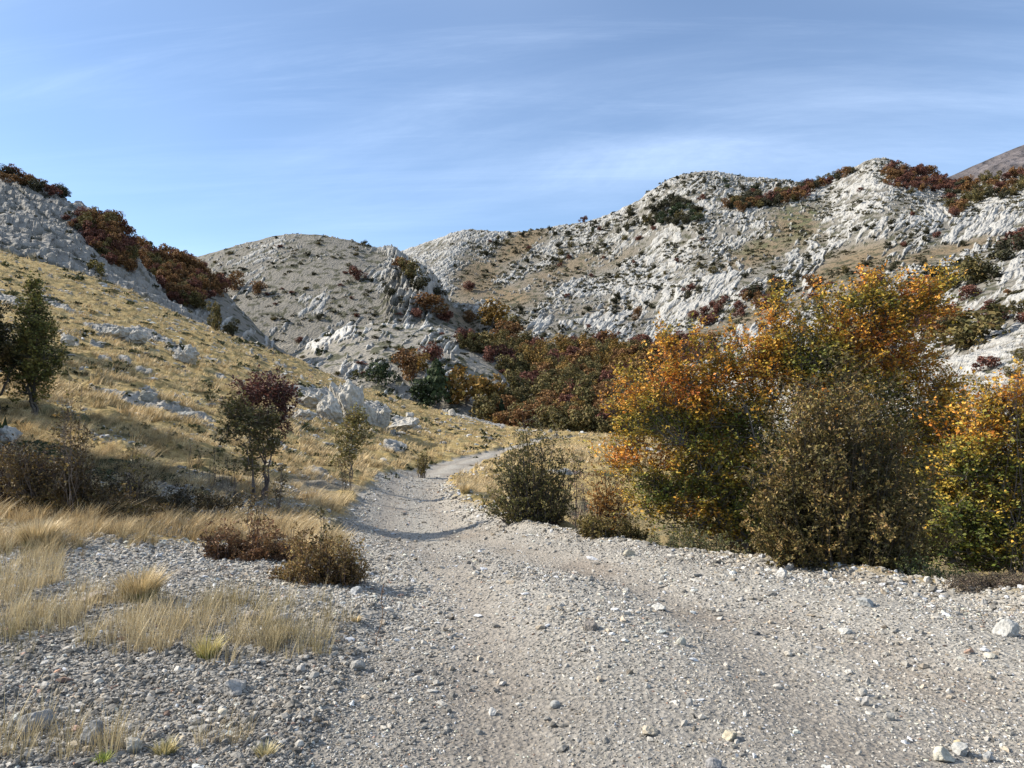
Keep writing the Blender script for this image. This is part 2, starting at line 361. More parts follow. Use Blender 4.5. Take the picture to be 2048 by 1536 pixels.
# --- far layers
r1 = int(np.searchsorted(Yr, 45))
x, y, z = X[r1:].astype(F32), Yg[r1:].astype(F32), Z[r1:].astype(F32); lid = LID[r1:]
E = lid == 7
ROCKY = [(560, 482, 70, 16, 25, .7), (500, 540, 70, 34, 40, .55), (640, 612, 55, 30, -20, .8), (835, 590, 62, 60, -20, 1.0), (800, 525, 50, 30, -30, .9), (760, 560, 40, 40, 0, .5), (450, 660, 40, 40, 0, .7),
    (560, 655, 60, 20, 0, .45), (700, 580, 60, 25, 0, .35), (450, 600, 40, 30, 0, .4), (660, 680, 80, 12, 15, .7), (840, 655, 90, 10, -5, .75), (960, 700, 60, 12, -30, .7), (700, 735, 80, 14, 0, .6), (900, 790, 80, 14, -10, .5), (780, 500, 40, 14, -20, .8)]
GRASSY = [(1040, 490, 75, 26, 35, .95), (955, 560, 60, 45, 40, .95), (1010, 590, 80, 22, -5, .9), (1120, 545, 110, 26, 22, .7), (1230, 520, 60, 16, 25, .5), (1590, 455, 60, 45, 0, .85), (1520, 505, 100, 26, 20, .85),
    (1700, 530, 110, 34, 20, .9), (1880, 505, 150, 13, 14, .9), (1560, 620, 170, 14, 17, .75), (1440, 660, 90, 9, 17, .75), (1180, 620, 120, 12, 5, .4), (930, 640, 60, 20, -25, .7), (1020, 655, 50, 12, -10, .8),
    (1100, 448, 60, 8, 5, .7), (740, 480, 40, 8, -22, .9), (680, 468, 60, 8, -4, .8), (1640, 590, 60, 20, 10, .6)]
rocky = blob(ROCKY)[r1:] * .85; grassy = blob(GRASSY)[r1:]
low = fbm(x / 38, y / 45, z / 25, 4)
base_r = np.select([lid == 1, lid == 2, lid == 3, lid == 4, lid == 5, lid == 6, lid == 7], [1.15, 1.2, .30, .0, .16, .05, .80], 0.0)
cov = np.clip(np.maximum(base_r, rocky) - grassy * np.where(E, 1.0, .7), 0, 1.3) + .30 * low
cov = cov + .34 * fbm((-.7 * x + .71 * z) / 9, (.71 * x + .7 * z) / 26, y / 26, 3) * (lid > 2) - .05 * E
# strata climb to the right: a runs across the beds, b along them
a_ = (-.70 * x + .71 * z); b_ = (.71 * x + .70 * z)
wv = 5 * fbm(x / 30, y / 30, z / 30, 2)
scl_ = np.clip(y / 300, .3, 1.0) * .55
a0_, b0_, y0_, wv0 = a_, b_, y, wv
a_ = a_ / scl_; b_ = b_ / scl_; ys_ = y / scl_; wv = wv / scl_ * .6
ribs = ridged((a_ + wv) / 4.6, b_ / 24, ys_ / 20, 3, .55)
ribs2 = ridged((a_ + wv * .4) / 1.9, b_ / 10, ys_ / 9, 2, .5)
blk = fbm(a_ / 4.2, b_ / 11, ys_ / 9, 4, .6)
fine_ = noise(a_ / 1.5, b_ / 4, ys_ / 4)
wv = wv0
sawf = lambda t: (lambda f_: np.where(f_ < .82, f_ / .82, (1 - f_) / .18))(t - np.floor(t))
bed = sawf((a_ + 1.6 * wv) / 5.2 + .5 * noise(b_ / 16, a_ / 9, ys_ / 14)) * sstep(-.35, .25, noise(a_ / 16, b_ / 40, ys_ / 40))
hf = .34 * ribs + .42 * bed + .28 * ribs2 + .60 * blk + .14 * fine_
# the left cliffs: beds falling to the right, steeper joints
Lc = (lid == 1) | (lid == 2)
a2 = (.56 * x + .83 * z); b2 = (.83 * x - .56 * z)
hf2 = .7 * ridged((a2 + wv * .3) / 1.5, b2 / 13, y / 8, 3, .6) + .30 * fbm(x / 1.8, y / 3, z / 3, 4, .6) + .3 * ridged(a2 / .6, b2 / 5, y / 3, 2) + .45 * sawf((a2 + wv0 * .25) / 2.6 + .4 * noise(b2 / 7, a2 / 4, y / 9))
nrm = lambda h, m: (h - h[m].mean()) / h[m].std()
hf = np.where(Lc, nrm(hf2, Lc), nrm(hf, lid > 2))
rock = sstep(-.35, .40, hf + 3.0 * (cov - .66))
relief = np.select([Lc, E], [1.5, np.clip(y / 300, .3, 1.0) * 1.05], .6)
skyl = np.ones_like(relief)
DZ[r1:] += (lid > 0) * (relief * rock * (.35 + .30 * hf) + .8 * fbm(x / 9, y / 9, z / 9, 3))
DX[r1:] += (lid > 0) * rock * relief * .35 * noise(a_ / 2.5, b_ / 7, ys_ / 6)
DY[r1:] -= (lid > 0) * rock * relief * .30 * np.clip(ribs2 - .3, -.3, .8)
crag = blob([(835, 585, 55, 50, 0, 1), (800, 520, 34, 22, -30, .8), (785, 610, 18, 30, 0, .8)])[r1:] * (lid == 4)
DZ[r1:] += crag * (7 * np.clip(.5 + .3 * hf, 0, 1) + 3 * noise(x / 7, y / 8, 1.1))
scree = np.array([.18, .165, .138], F32) * (1 + .14 * fbm(x / 2.2, y / 4, z / 2, 3))[..., None]
scree = mixc3(scree, (.178, .132, .078), np.clip(grassy * 1.25 + .25 * low + np.where(lid == 6, .5, 0) - .1 + .35 * fbm(x / 12, y / 12, z / 6, 3) * (lid == 4), 0, .95))
scrub = sstep(.08, .20, fbm(x / 3.0, y / 5.5, z / 1.5, 3) + .16 * low - .02 * (lid == 4)) * .9
scree = mixc3(scree, (.052, .052, .028), scrub)
scree = mixc3(scree, (.085, .095, .042), blob([(1600, 440, 45, 40, 0, .8), (1550, 480, 60, 16, 10, .6), (1500, 505, 40, 8, 0, .5)])[r1:] * sstep(-.2, .2, fbm(x / 6, y / 9, z / 4, 2)))
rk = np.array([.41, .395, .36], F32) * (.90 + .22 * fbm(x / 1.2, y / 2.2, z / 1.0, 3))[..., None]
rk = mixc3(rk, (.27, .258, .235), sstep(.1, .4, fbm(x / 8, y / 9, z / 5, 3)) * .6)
rk = mixc3(rk, (.115, .11, .075), sstep(-.25, -1.15, hf) * .85)  # low rock: scrub and soil tone, with crevice shade painted in
rk = np.where(Lc[..., None], rk * np.array([.66, .65, .64], F32), rk)  # left cliffs: their shade put into the rock as a darker tone
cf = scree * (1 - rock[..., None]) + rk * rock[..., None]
cf = np.where((lid == 5)[..., None], cf * 1.3, cf)
# little track crossing below the dome
trk = np.exp(-((PY[r1:] - (694 - .035 * (U[r1:] - 500))) / 2.0) ** 2) * (U[r1:] > 440) * (U[r1:] < 720) * (lid == 4)
cf = mixc3(cf, (.30, .27, .22), trk * .8)
sel = (lid > 0)[..., None]
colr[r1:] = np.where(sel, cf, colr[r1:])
Zd = Z + DZ
V = np.stack([X + DX, Yg + DY, Zd], -1).reshape(-1, 3)
Z = Zd
FAR_ROCK = np.zeros(Z.shape, F32); FAR_ROCK[r1:] = rock

def terrain_mat(name, scale, bump, strength, rough=.95, vary=.25):
    m = bpy.data.materials.new(name); m.use_nodes = True; nt = m.node_tree; p = nt.nodes['Principled BSDF']
    p.inputs['Roughness'].default_value = rough
    p.inputs['Specular IOR Level'].default_value = .15
    at_ = N(nt, 'ShaderNodeAttribute', attribute_name='Col')
    g = N(nt, 'ShaderNodeNewGeometry')
    dk = N(nt, 'ShaderNodeVectorMath', operation='SCALE'); dk.inputs['Scale'].default_value = .86; L(nt, at_.outputs['Color'], dk.inputs[0])
    n1 = N(nt, 'ShaderNodeTexNoise', ins={'Scale': scale, 'Detail': 5, 'Roughness': .68}); L(nt, g.outputs['Position'], n1.inputs[0])
    mr = N(nt, 'ShaderNodeMapRange', ins={1: .3, 2: .7, 3: 1 - vary, 4: 1 + vary}); L(nt, n1.outputs[0], mr.inputs[0])
    mx = N(nt, 'ShaderNodeVectorMath', operation='SCALE'); L(nt, dk.outputs[0], mx.inputs[0]); L(nt, mr.outputs[0], mx.inputs['Scale'])
    L(nt, mx.outputs[0], p.inputs['Base Color'])
    vo = N(nt, 'ShaderNodeTexVoronoi', ins={'Scale': scale * 1.3}); L(nt, g.outputs['Position'], vo.inputs[0])
    ad = N(nt, 'ShaderNodeMath', operation='MULTIPLY_ADD', ins={1: .6}); L(nt, vo.outputs[0], ad.inputs[0]); L(nt, n1.outputs[0], ad.inputs[2])
    b = N(nt, 'ShaderNodeBump', ins={'Strength': strength, 'Distance': bump}); L(nt, ad.outputs[0], b.inputs['Height'])
    L(nt, b.outputs[0], p.inputs['Normal'])
    return m
M_road = terrain_mat('gravel', 26, .03, .9, vary=.38)
M_ground = terrain_mat('stony_soil', 9, .06, .9, vary=.32)
M_rock = terrain_mat('limestone', .9, .7, .8, vary=.16)

# which sheet each face belongs to
qi = np.arange(NR * NW).reshape(NR, NW)
quads = np.stack([qi[:-1, :-1], qi[:-1, 1:], qi[1:, 1:], qi[1:, :-1]], -1).reshape(-1, 4)
lc = LID[:-1, :-1].ravel()
xc = (X[:-1, :-1] + X[1:, 1:]).ravel() / 2; yc = (Yg[:-1, :-1] + Yg[1:, 1:]).ravel() / 2
isr = (road_sd(xc, yc) < 0) & (lc == 0)
sheet = np.where(lc == 0, np.where(isr, 1, np.where(yc < 9.2, 2, 3)), np.select([lc == 1, lc == 2, lc == 3, lc == 4, lc == 5, lc == 6, lc == 7], [4, 5, 6, 7, 8, 9, 10]))
cflat = colr.reshape(-1, 3)
for k, (nm, lab, mt, sm) in enumerate([('road', 'pale grey gravel track winding away between the slopes', M_road, True), ('ground', 'stony verge of grey rubble beside the gravel road', M_ground, True),
        ('grass_slope', 'dry golden grass slope rising to the left of the road', M_ground, True), ('rock_face', 'grey limestone slabs above the golden grass slope', M_rock, False),
        ('ridge', 'jagged grey limestone ridge on the upper left skyline', M_rock, False), ('wooded_shoulder', 'shoulder under the red-brown wood on the left', M_rock, True),
        ('hill', 'rounded scree hill in the middle with low scrub', M_rock, False), ('knoll', 'low pale stony knoll in front of the rounded hill', M_rock, False),
        ('valley_floor', 'valley floor under the autumn wood', M_rock, True), ('mountain', 'white limestone mountain side rising to the right', M_rock, False)], 1):
    f = quads[sheet == k]
    used, inv = np.unique(f, return_inverse=True)
    me = np_mesh(nm, V[used], inv.reshape(-1, 4).astype(np.int32), mt, cflat[used], smooth=sm)
    tag(link(nm, me), lab, None, None, 'structure')
# ground behind the camera
me = np_mesh('field', np.array([[-60, -90, -.5], [60, -90, -.5], [60, -2.5, -.25], [-60, -2.5, -.25]], F32), np.array([[0, 1, 2, 3]], np.int32), M_ground, np.array([[.25, .22, .17]] * 4))
tag(link('field', me), 'stony ground behind the viewpoint', None, None, 'structure')
# bare far peak at the right edge
gx = np.linspace(850, 2000, 420); gy = np.linspace(1350, 1900, 160)
GX, GY = np.meshgrid(gx, gy)
prof = np.interp(GX * 1500 / 1600 + CX, [1880, 1935, 1990, 2048, 2200, 2500, 2800], [360, 338, 313, 288, 235, 215, 300])
crest = ZC - (prof - YH) * 1600 / FPX
GZ = crest - np.abs(GY - 1600) * .55 + 34 * fbm(GX / 130, GY / 130, .5, 5) * np.clip(np.abs(GY - 1600) / 60, 0.15, 1)
pv = np.stack([GX, GY, GZ], -1).reshape(-1, 3); qi2 = np.arange(GX.size).reshape(GX.shape)
pq = np.stack([qi2[:-1, :-1], qi2[:-1, 1:], qi2[1:, 1:], qi2[1:, :-1]], -1).reshape(-1, 4).astype(np.int32)
pc = np.array([.118, .104, .104]) * (1 + .9 * fbm(GX / 40, GY / 60, GZ / 14, 4)).reshape(-1, 1)  # bare brown slope colour with a slight bluish haze tone mixed in
tag(link('far_peak', np_mesh('far_peak', pv, pq, terrain_mat('bare_slope', .05, 12, .8), pc, False)), 'smooth bare brown peak far behind the mountain at the right', None, None, 'structure')

# ------------------------------------------------------------------ shared materials for plants and stones
def leaf_mat(name, trans=.35, rough=.6, vary=.25):
    m = bpy.data.materials.new(name); m.use_nodes = True; nt = m.node_tree; p = nt.nodes['Principled BSDF']; out = nt.nodes['Material Output']
    p.inputs['Roughness'].default_value = rough; p.inputs['Specular IOR Level'].default_value = .25
    at_ = N(nt, 'ShaderNodeAttribute', attribute_name='Col')
    g = N(nt, 'ShaderNodeNewGeometry')
    n1 = N(nt, 'ShaderNodeTexNoise', ins={'Scale': 9, 'Detail': 3}); L(nt, g.outputs['Position'], n1.inputs[0])
    mr = N(nt, 'ShaderNodeMapRange', ins={1: .3, 2: .7, 3: 1 - vary, 4: 1 + vary}); L(nt, n1.outputs[0], mr.inputs[0])
    mx = N(nt, 'ShaderNodeVectorMath', operation='SCALE'); L(nt, at_.outputs['Color'], mx.inputs[0]); L(nt, mr.outputs[0], mx.inputs['Scale'])
    L(nt, mx.outputs[0], p.inputs['Base Color'])
    t = N(nt, 'ShaderNodeBsdfTranslucent'); L(nt, mx.outputs[0], t.inputs[0])
    ms = N(nt, 'ShaderNodeMixShader', ins={0: trans}); L(nt, p.outputs[0], ms.inputs[1]); L(nt, t.outputs[0], ms.inputs[2]); L(nt, ms.outputs[0], out.inputs[0])
    return m
def plain_mat(name, scale, bump, vary=.3, rough=.9):
    m = terrain_mat(name, scale, bump, .7, rough, vary); return m
M_leaf = leaf_mat('leaves', .22); M_grass = leaf_mat('dry_grass', .18, .7, .15); M_farleaf = leaf_mat('distant_foliage', .15, .8, .2)
M_bark = plain_mat('bark', 30, .01); M_stone = plain_mat('broken_limestone', 40, .008, .3); M_boulder = plain_mat('weathered_limestone', 5, .09, .3)

# ------------------------------------------------------------------ array tools
def scatter(tv, tf, pos, rot, scl, cols_face):
    """copies of template (n,3)/(m,k); rot (N,3,3), scl (N,3); cols_face (N,m,3)"""
    v = np.einsum('nij,nkj->nki', rot, tv[None] * scl[:, None, :]) + pos[:, None, :]
    n = tv.shape[0]
    f = (tf[None] + (np.arange(len(pos)) * n)[:, None, None]).reshape(-1, tf.shape[1])
    return v.reshape(-1, 3).astype(F32), f.astype(np.int32), cols_face.reshape(-1, 3)
class Acc:
    def __init__(s): s.v = []; s.f = {3: [], 4: []}; s.c = {3: [], 4: []}; s.n = 0
    def add(s, v, f, c):
        if len(f) == 0: return
        k = f.shape[1]; s.v.append(v); s.f[k].append(f + s.n); s.c[k].append(np.broadcast_to(c, (len(f), 3))); s.n += len(v)
    def mesh(s, name, mat, smooth=False):
        fs = []; cs = []
        for k in (3, 4):
            if s.f[k]: fs.append(np.concatenate(s.f[k])); cs.append(np.concatenate(s.c[k]))
        return np_mesh(name, np.concatenate(s.v), fs, mat, np.concatenate(cs), smooth)
def rotz(a):
    c_, s_ = np.cos(a), np.sin(a); o = np.zeros_like(a); i = np.ones_like(a)
    return np.stack([np.stack([c_, -s_, o], -1), np.stack([s_, c_, o], -1), np.stack([o, o, i], -1)], -2)
def rand_rot(n, g=rng):
    q = g.normal(size=(n, 4)); q /= np.linalg.norm(q, axis=1)[:, None]
    w, x, y, z = q.T
    return np.stack([np.stack([1 - 2 * (y * y + z * z), 2 * (x * y - z * w), 2 * (x * z + y * w)], -1),
                     np.stack([2 * (x * y + z * w), 1 - 2 * (x * x + z * z), 2 * (y * z - x * w)], -1),
                     np.stack([2 * (x * z - y * w), 2 * (y * z + x * w), 1 - 2 * (x * x + y * y)], -1)], -2)
PH = (1 + 5 ** .5) / 2
ICO_V = np.array([(-1, PH, 0), (1, PH, 0), (-1, -PH, 0), (1, -PH, 0), (0, -1, PH), (0, 1, PH), (0, -1, -PH), (0, 1, -PH), (PH, 0, -1), (PH, 0, 1), (-PH, 0, -1), (-PH, 0, 1)], float) / 1.902
ICO_F = np.array([(0, 11, 5), (0, 5, 1), (0, 1, 7), (0, 7, 10), (0, 10, 11), (1, 5, 9), (5, 11, 4), (11, 10, 2), (10, 7, 6), (7, 1, 8), (3, 9, 4), (3, 4, 2), (3, 2, 6), (3, 6, 8), (3, 8, 9), (4, 9, 5), (2, 4, 11), (6, 2, 10), (8, 6, 7), (9, 8, 1)])
CUB_V = np.array([(a, b, c_) for a in (-1, 1) for b in (-1, 1) for c_ in (-1, 1)], float) * .62
CUB_F = np.array([(0, 1, 3, 2), (4, 6, 7, 5), (0, 4, 5, 1), (2, 3, 7, 6), (0, 2, 6, 4), (1, 5, 7, 3)])
def ico_sub(n):
    v, f = ICO_V.copy(), ICO_F.copy()
    for _ in range(n):
        vl = [tuple(p) for p in v]; cache = {}; nf = []
        def mid(a, b):
            k = (min(a, b), max(a, b))
            if k not in cache:
                p = np.array(vl[a]) + np.array(vl[b]); p /= np.linalg.norm(p); vl.append(tuple(p)); cache[k] = len(vl) - 1
            return cache[k]
        for a, b, c_ in f:
            ab, bc, ca = mid(a, b), mid(b, c_), mid(c_, a)
            nf += [(a, ab, ca), (b, bc, ab), (c_, ca, bc), (ab, bc, ca)]
        v, f = np.array(vl), np.array(nf)
    return v, f

# ------------------------------------------------------------------ gravel and rubble (uncountable: stuff)
def stone_cloud(name, label, cand, pxsize, cov_, seed):
    """cand(n) -> x, y samples spread evenly over the picture; stones grow slowly with distance so that they stay stones"""
    g = np.random.default_rng(seed); acc = Acc()
    x, y, sz, dark = cand(g)
    z = H(x, y)
    big = sz * FPX / 2 / y > 2.4
    for m, TV, TF in ((big, ICO_V, ICO_F), (~big, CUB_V, CUB_F)):
        idx = np.nonzero(m)[0]
        for ch in np.array_split(idx, 14):
            if not len(ch): continue
            tv = TV * (1 + g.uniform(-.42, .42, TV.shape)); n = len(ch)
            sc = sz[ch, None] * .5 * np.stack([g.uniform(.8, 1.7, n), g.uniform(.6, 1.1, n), g.uniform(.35, .8, n)], -1)
            rt = rand_rot(n, g)
            tilt = g.random(n) < .75
            rt[tilt] = rotz(g.uniform(0, 6.28, tilt.sum())) @ np.array([[1, 0, .12], [0, 1, -.1], [-.12, .1, 1.]])
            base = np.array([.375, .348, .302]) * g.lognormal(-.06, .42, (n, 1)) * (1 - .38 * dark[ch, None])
            warm = g.random(n) < .12
            base[warm] *= np.array([1.10, 1.0, .88]); pk = g.random(n) < .012; base[pk] *= np.array([1.1, .8, .7])
            base = np.clip(base * .92, .05, .50)
            cf_ = base[:, None, :] * g.uniform(.9, 1.1, (n, len(TF), 1))
            p = np.stack([x[ch], y[ch], z[ch] + sc[:, 2] * .35], -1)
            acc.add(*scatter(tv, TF, p, rt, sc, cf_))
    return tag(link(name, acc.mesh(name, M_stone)), label, 'gravel', None, 'stuff')
def cand_road(g):
    n = 210000
    y = np.exp(g.uniform(math.log(2.9), math.log(34), n)); x = g.uniform(-.74, .74, n) * y
    d = road_sd(x, y)
    left = x < np.interp(y, RY, RL)
    k = (d < 0) | (g.random(n) < np.exp(-d * 2.5) * .8 * ~left)
    k &= (g.random(n) < (.42 + .5 * np.exp(-(d / .7) ** 2) + .35 * sstep(.0, .4, fbm(x / 1.3, y / 1.3, 40, 2))))
    k &= g.random(n) < 1 - .62 * wheel(x, y)
    x, y, d = x[k], y[k], d[k]
    sz = y / 750 * g.uniform(1.2, 2.7, len(x)) * np.clip(9 / y, .75, 1.25)
    tail = g.random(len(x)) < .045 + .22 * np.exp(-(d / .45) ** 2) * (x > np.interp(y, RY, RL) + 1)
    sz[tail] *= g.uniform(1.6, 3.0, tail.sum()); sz = np.minimum(sz, .11)
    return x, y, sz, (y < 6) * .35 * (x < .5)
def cand_verge(g):
    n = 105000
    y = np.exp(g.uniform(math.log(2.9), math.log(16), n)); x = g.uniform(-.74, .1, n) * y
    d = road_sd(x, y); k = (d > 0) & (x < np.interp(y, RY, RL)) & (g.random(n) < np.where(y < 8.6, .95, np.where(y < 11, .25, 0) + .9 * scar(x, y, H(x, y))))
    x, y = x[k], y[k]
    sz = y / 750 * g.uniform(1.6, 4.0, len(x)) * np.clip(5 / y, .8, 1.3)
    tail = g.random(len(x)) < .09; sz[tail] *= g.uniform(1.5, 2.4, tail.sum()); sz = np.minimum(sz, .13)
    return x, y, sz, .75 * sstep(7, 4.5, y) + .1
def cand_slope(g):
    n = 42000
    y = np.exp(g.uniform(math.log(11), math.log(95), n)); x = g.uniform(-.76, .45, n) * y
    d = road_sd(x, y); f = fbm(x / 4, y / 2.6, 71., 3)
    k = (d > .4) & (f + .12 * g.random(n) > .20) & ~((x / y > -.01) & (y < 34))
    x, y = x[k], y[k]; c0 = (W.searchsorted(x / (y + 4))).clip(0, NW - 1); r0 = Yr.searchsorted(y).clip(0, NR - 1); k = LID[r0, c0] == 0; x, y = x[k], y[k]
    return x, y, y / 750 * g.lognormal(.75, .45, len(x)), .15 + 0 * y
stone_cloud('loose_stones', 'pale limestone fragments strewn through the dry grass of the slope', cand_slope, 2, .5, 5)
stone_cloud('gravel', 'loose grey limestone gravel spread over the track', cand_road, 2, .5, 3)
stone_cloud('rubble', 'darker angular rubble on the verge left of the track', cand_verge, 2, .5, 4)

# ------------------------------------------------------------------ grass (stuff)
def tuft(B, h, lean, g, w=.006, segs=2, spread=.08, droop=.5):
    """blades as narrow strips; returns verts, quads, per-face height fraction"""
    V_, F_, T_ = [], [], []
    for i in range(B):
        a = g.uniform(0, 6.283); r = spread * math.sqrt(g.random()); hh = h * g.uniform(.55, 1.1)
        out = np.array([math.cos(a), math.sin(a), 0]) * g.uniform(.1, .75) + np.array([lean, -.1 * lean, 0])
        p = np.array([math.cos(a) * r, math.sin(a) * r, -.02]); side = np.array([-math.sin(a + g.normal() * .8), math.cos(a), 0])
        side /= np.linalg.norm(side); k0 = len(V_)
        for s in range(segs + 1):
            t = s / segs
            q = p + out * hh * t * (.45 + .75 * droop * t) + np.array([0, 0, hh * t * (1 - .35 * droop * t)])
            ww = w * (1 - .88 * t)
            V_ += [q - side * ww, q + side * ww]
            if s: F_.append((k0 + 2 * s - 2, k0 + 2 * s - 1, k0 + 2 * s + 1, k0 + 2 * s)); T_.append((s - .5) / segs)
    return np.array(V_), np.array(F_), np.array(T_)
def grass(name, label, x, y, h, w, B, lean, pal, seed, segs=2, nvar=10, droop=.5, spread=.09, cat='grass', group=None):
    g = np.random.default_rng(seed); acc = Acc(); z = H(x, y)
    for ch in np.array_split(g.permutation(len(x)), nvar):
        if not len(ch): continue
        tv, tf, tt = tuft(B, 1.0, lean, g, w, segs, spread, droop)
        n = len(ch); sc = h[ch] * g.uniform(.7, 1.25, n)
        an = g.normal(0, .5, n)
        dry = np.array(pal[0]); grn = np.array(pal[1]); pal2 = np.array(pal[2])
        t = g.random((n, 1)) ** 1.2; c0 = dry * (1 - t) + pal2 * t
        gr = np.clip(fbm(x[ch] / 1.7, y[ch] / 1.7, 50.0, 2) * 1.6 + .25, 0, 1)[:, None, None]
        cf_ = c0[:, None, :] * (1 - gr * (1 - tt[None, :, None]) * .8) + grn * gr * (1 - tt[None, :, None]) * .8
        bl = g.uniform(.45, 1.4, (n, B, 1)).repeat(segs, 1)
        cf_ = cf_ * bl * g.uniform(.8, 1.2, (n, 1, 1))
        acc.add(*scatter(tv, tf, np.stack([x[ch], y[ch], z[ch]], -1), rotz(an), np.stack([sc] * 3, -1), cf_))
    o = link(name, acc.mesh(name, M_grass)); return o
DRY, GRN, PALE = (.45, .325, .165), (.11, .095, .04), (.58, .46, .27)
def slope_pts(g, n, y0, y1, lo=-.78, hi=.5):
    y = np.exp(g.uniform(math.log(y0), math.log(y1), n)); x = g.uniform(lo, hi, n) * y
    c0 = (W.searchsorted(x / (y + 4))).clip(0, NW - 1); r0 = Yr.searchsorted(y).clip(0, NR - 1)
    rk_ = np.zeros(n); inr = r0 < nr_; rk_[inr] = rockg[r0[inr], c0[inr]]
    k = (LID[r0, c0] == 0) & (rk_ < .35) & (road_sd(x, y) > .12)
    cl = fbm(x / 2.3, y / 1.5, 61.0, 3) + .55 * noise(x / .7, y / .6, 66.0)
    k &= cl > -.06 + .30 * g.random(n)
    k &= g.random(n) > .9 * scar(x, y, H(x, y))
    k &= ~((x > np.interp(y, RY, RR)) & (y < 34) & (x / y > -.012))
    return x[k], y[k]
g = np.random.default_rng(21)
x, y = slope_pts(g, 17000, 9.0, 26)
o = grass('grass', '', x, y, .16 + .22 * g.random(len(x)) ** 1.5, .012, 34, .45, (DRY, GRN, PALE), 31, 2, 10, .7, .34)
tag(o, 'golden bleached grass on the slope nearest the road', 'grass', None, 'stuff')
x, y = slope_pts(g, 44000, 24, 96)
o = grass('grass', '', x, y, .18 + .22 * g.random(len(x)) ** 2, .05, 13, .4, (DRY, GRN, PALE), 32, 2, 8, .6, .5)
tag(o, 'golden grass tussocks covering the far part of the left slope', 'grass', None, 'stuff')
def pix_pts(g, blobs, ymax=12):
    xs, ys = [], []
    for (bx, by, rx, ry, n) in blobs:
        px = bx + rx * g.normal(size=n) * .6; py = by + ry * g.normal(size=n) * .6
        Yv = np.interp(-py, -np.array([1700, 1530, 1280, 1150, 1080, 1000, 960]), [2.9, 3.3, 5, 7, 9.5, 12, 14])
        xs.append((px - CX) / FPX * Yv); ys.append(Yv)
    return np.concatenate(xs), np.concatenate(ys)
TH = [(60, 1180, 170, 60, 460), (200, 1250, 200, 50, 430), (430, 1250, 170, 50, 430), (90, 1240, 190, 55, 300), (550, 1290, 100, 34, 150), (620, 1220, 90, 40, 90), (10, 1290, 60, 60, 60), (130, 1150, 100, 30, 120),
      (450, 1200, 60, 40, 60), (620, 1250, 60, 40, 60), (100, 1500, 120, 30, 60), (250, 1510, 60, 20, 30), (450, 1510, 60, 20, 40), (330, 1310, 80, 15, 40)]
x, y = pix_pts(g, TH); k = (road_sd(x, y) > .1) & ~((y > 6.15) & (x / y > -.60)) & (noise(x / .35, y / .5, 5.) + .4 * noise(x / .1, y / .1, 7.) > -.14); x, y = x[k], y[k]
o = grass('grass', '', x, y, .07 + .21 * g.random(len(x)) ** 1.4, .0075, 13, .12, ((.42, .33, .18), (.15, .14, .06), (.52, .43, .27)), 33, 3, 12, .35, .18)
tag(o, 'thin bleached grass stalks standing in the rubble at the lower left', 'grass', None, 'stuff')
GB = [(60, 1060, 90, 30, 460), (180, 1085, 120, 24, 460), (270, 1095, 60, 18, 170), (20, 1110, 70, 30, 260), (110, 1120, 110, 20, 180), (140, 1040, 120, 20, 140), (600, 1080, 50, 20, 130), (330, 1040, 60, 20, 60), (560, 1050, 80, 16, 80)]
x, y = pix_pts(g, GB); k = noise(x / .45, y / .6, 15.) + .5 * noise(x / .15, y / .15, 7.) > -.12; x, y = x[k], y[k]
o = grass('grass', '', x, y, .09 + .24 * g.random(len(x)) ** 1.8, .0085, 26, .22, (DRY, GRN, PALE), 34, 3, 10, .75, .13)
tag(o, 'dense golden grass band along the left edge above the rubble', 'grass', None, 'stuff')
# single tussocks one can point at
for (px, py, h, B, lab, pal) in [
    (280, 1200, .33, 700, 'bright golden tussock with a green foot standing alone in the grey rubble', (DRY, (.16, .19, .04), PALE)),
    (75, 1095, .36, 700, 'large golden tussock at the left edge below the brown thicket', (DRY, (.15, .17, .05), PALE)),
    (415, 1312, .17, 220, 'low green and yellow tussock at the lower edge of the thin grass', ((.36, .31, .10), (.14, .18, .04), (.5, .42, .18))),
    (605, 1110, .30, 500, 'golden tussock between the two low brown bushes beside the road', (DRY, (.2, .2, .07), PALE)),
    (330, 1508, .10, 200, 'small green and straw tussock near the bottom edge of the rubble', ((.40, .33, .13), (.16, .2, .04), (.55, .46, .25))),
    (712, 1243, .075, 130, 'tiny yellow tussock at the left edge of the gravel track', (DRY, (.25, .24, .08), PALE)),
    (205, 1525, .07, 170, 'small bright green weed clump at the bottom left corner area', ((.22, .25, .05), (.12, .19, .03), (.3, .32, .08))),
    (930, 985, .36, 300, 'golden tussock patch inside the bend of the road left of the olive bush', (DRY, (.3, .25, .09), PALE)),
    (530, 1512, .09, 150, 'small olive tussock in the rubble right of the straw coloured one', ((.35, .3, .13), (.16, .17, .05), (.5, .42, .25)))]:
    p = hit(px, py); gg = np.random.default_rng(int(px)); tv, tf, tt = tuft(B, h, .1, gg, .0042 if py > 1150 else .006, 3, h * .30, .6)
    pc_ = np.array(pal[0])[None] * (1 - tt[:, None]) + np.array(pal[2])[None] * tt[:, None]; gm = (np.clip(.95 - tt * 1.5, 0, 1) * .9)[:, None]
    pc_ = (pc_ * (1 - gm) + np.array(pal[1]) * gm) * gg.uniform(.55, 1.35, (B, 1)).repeat(3, 0)
    tag(link('grass_tussock', np_mesh('grass_tussock', tv, tf.astype(np.int32), M_grass, pc_), None, tuple(p)), lab, 'grass tussock')

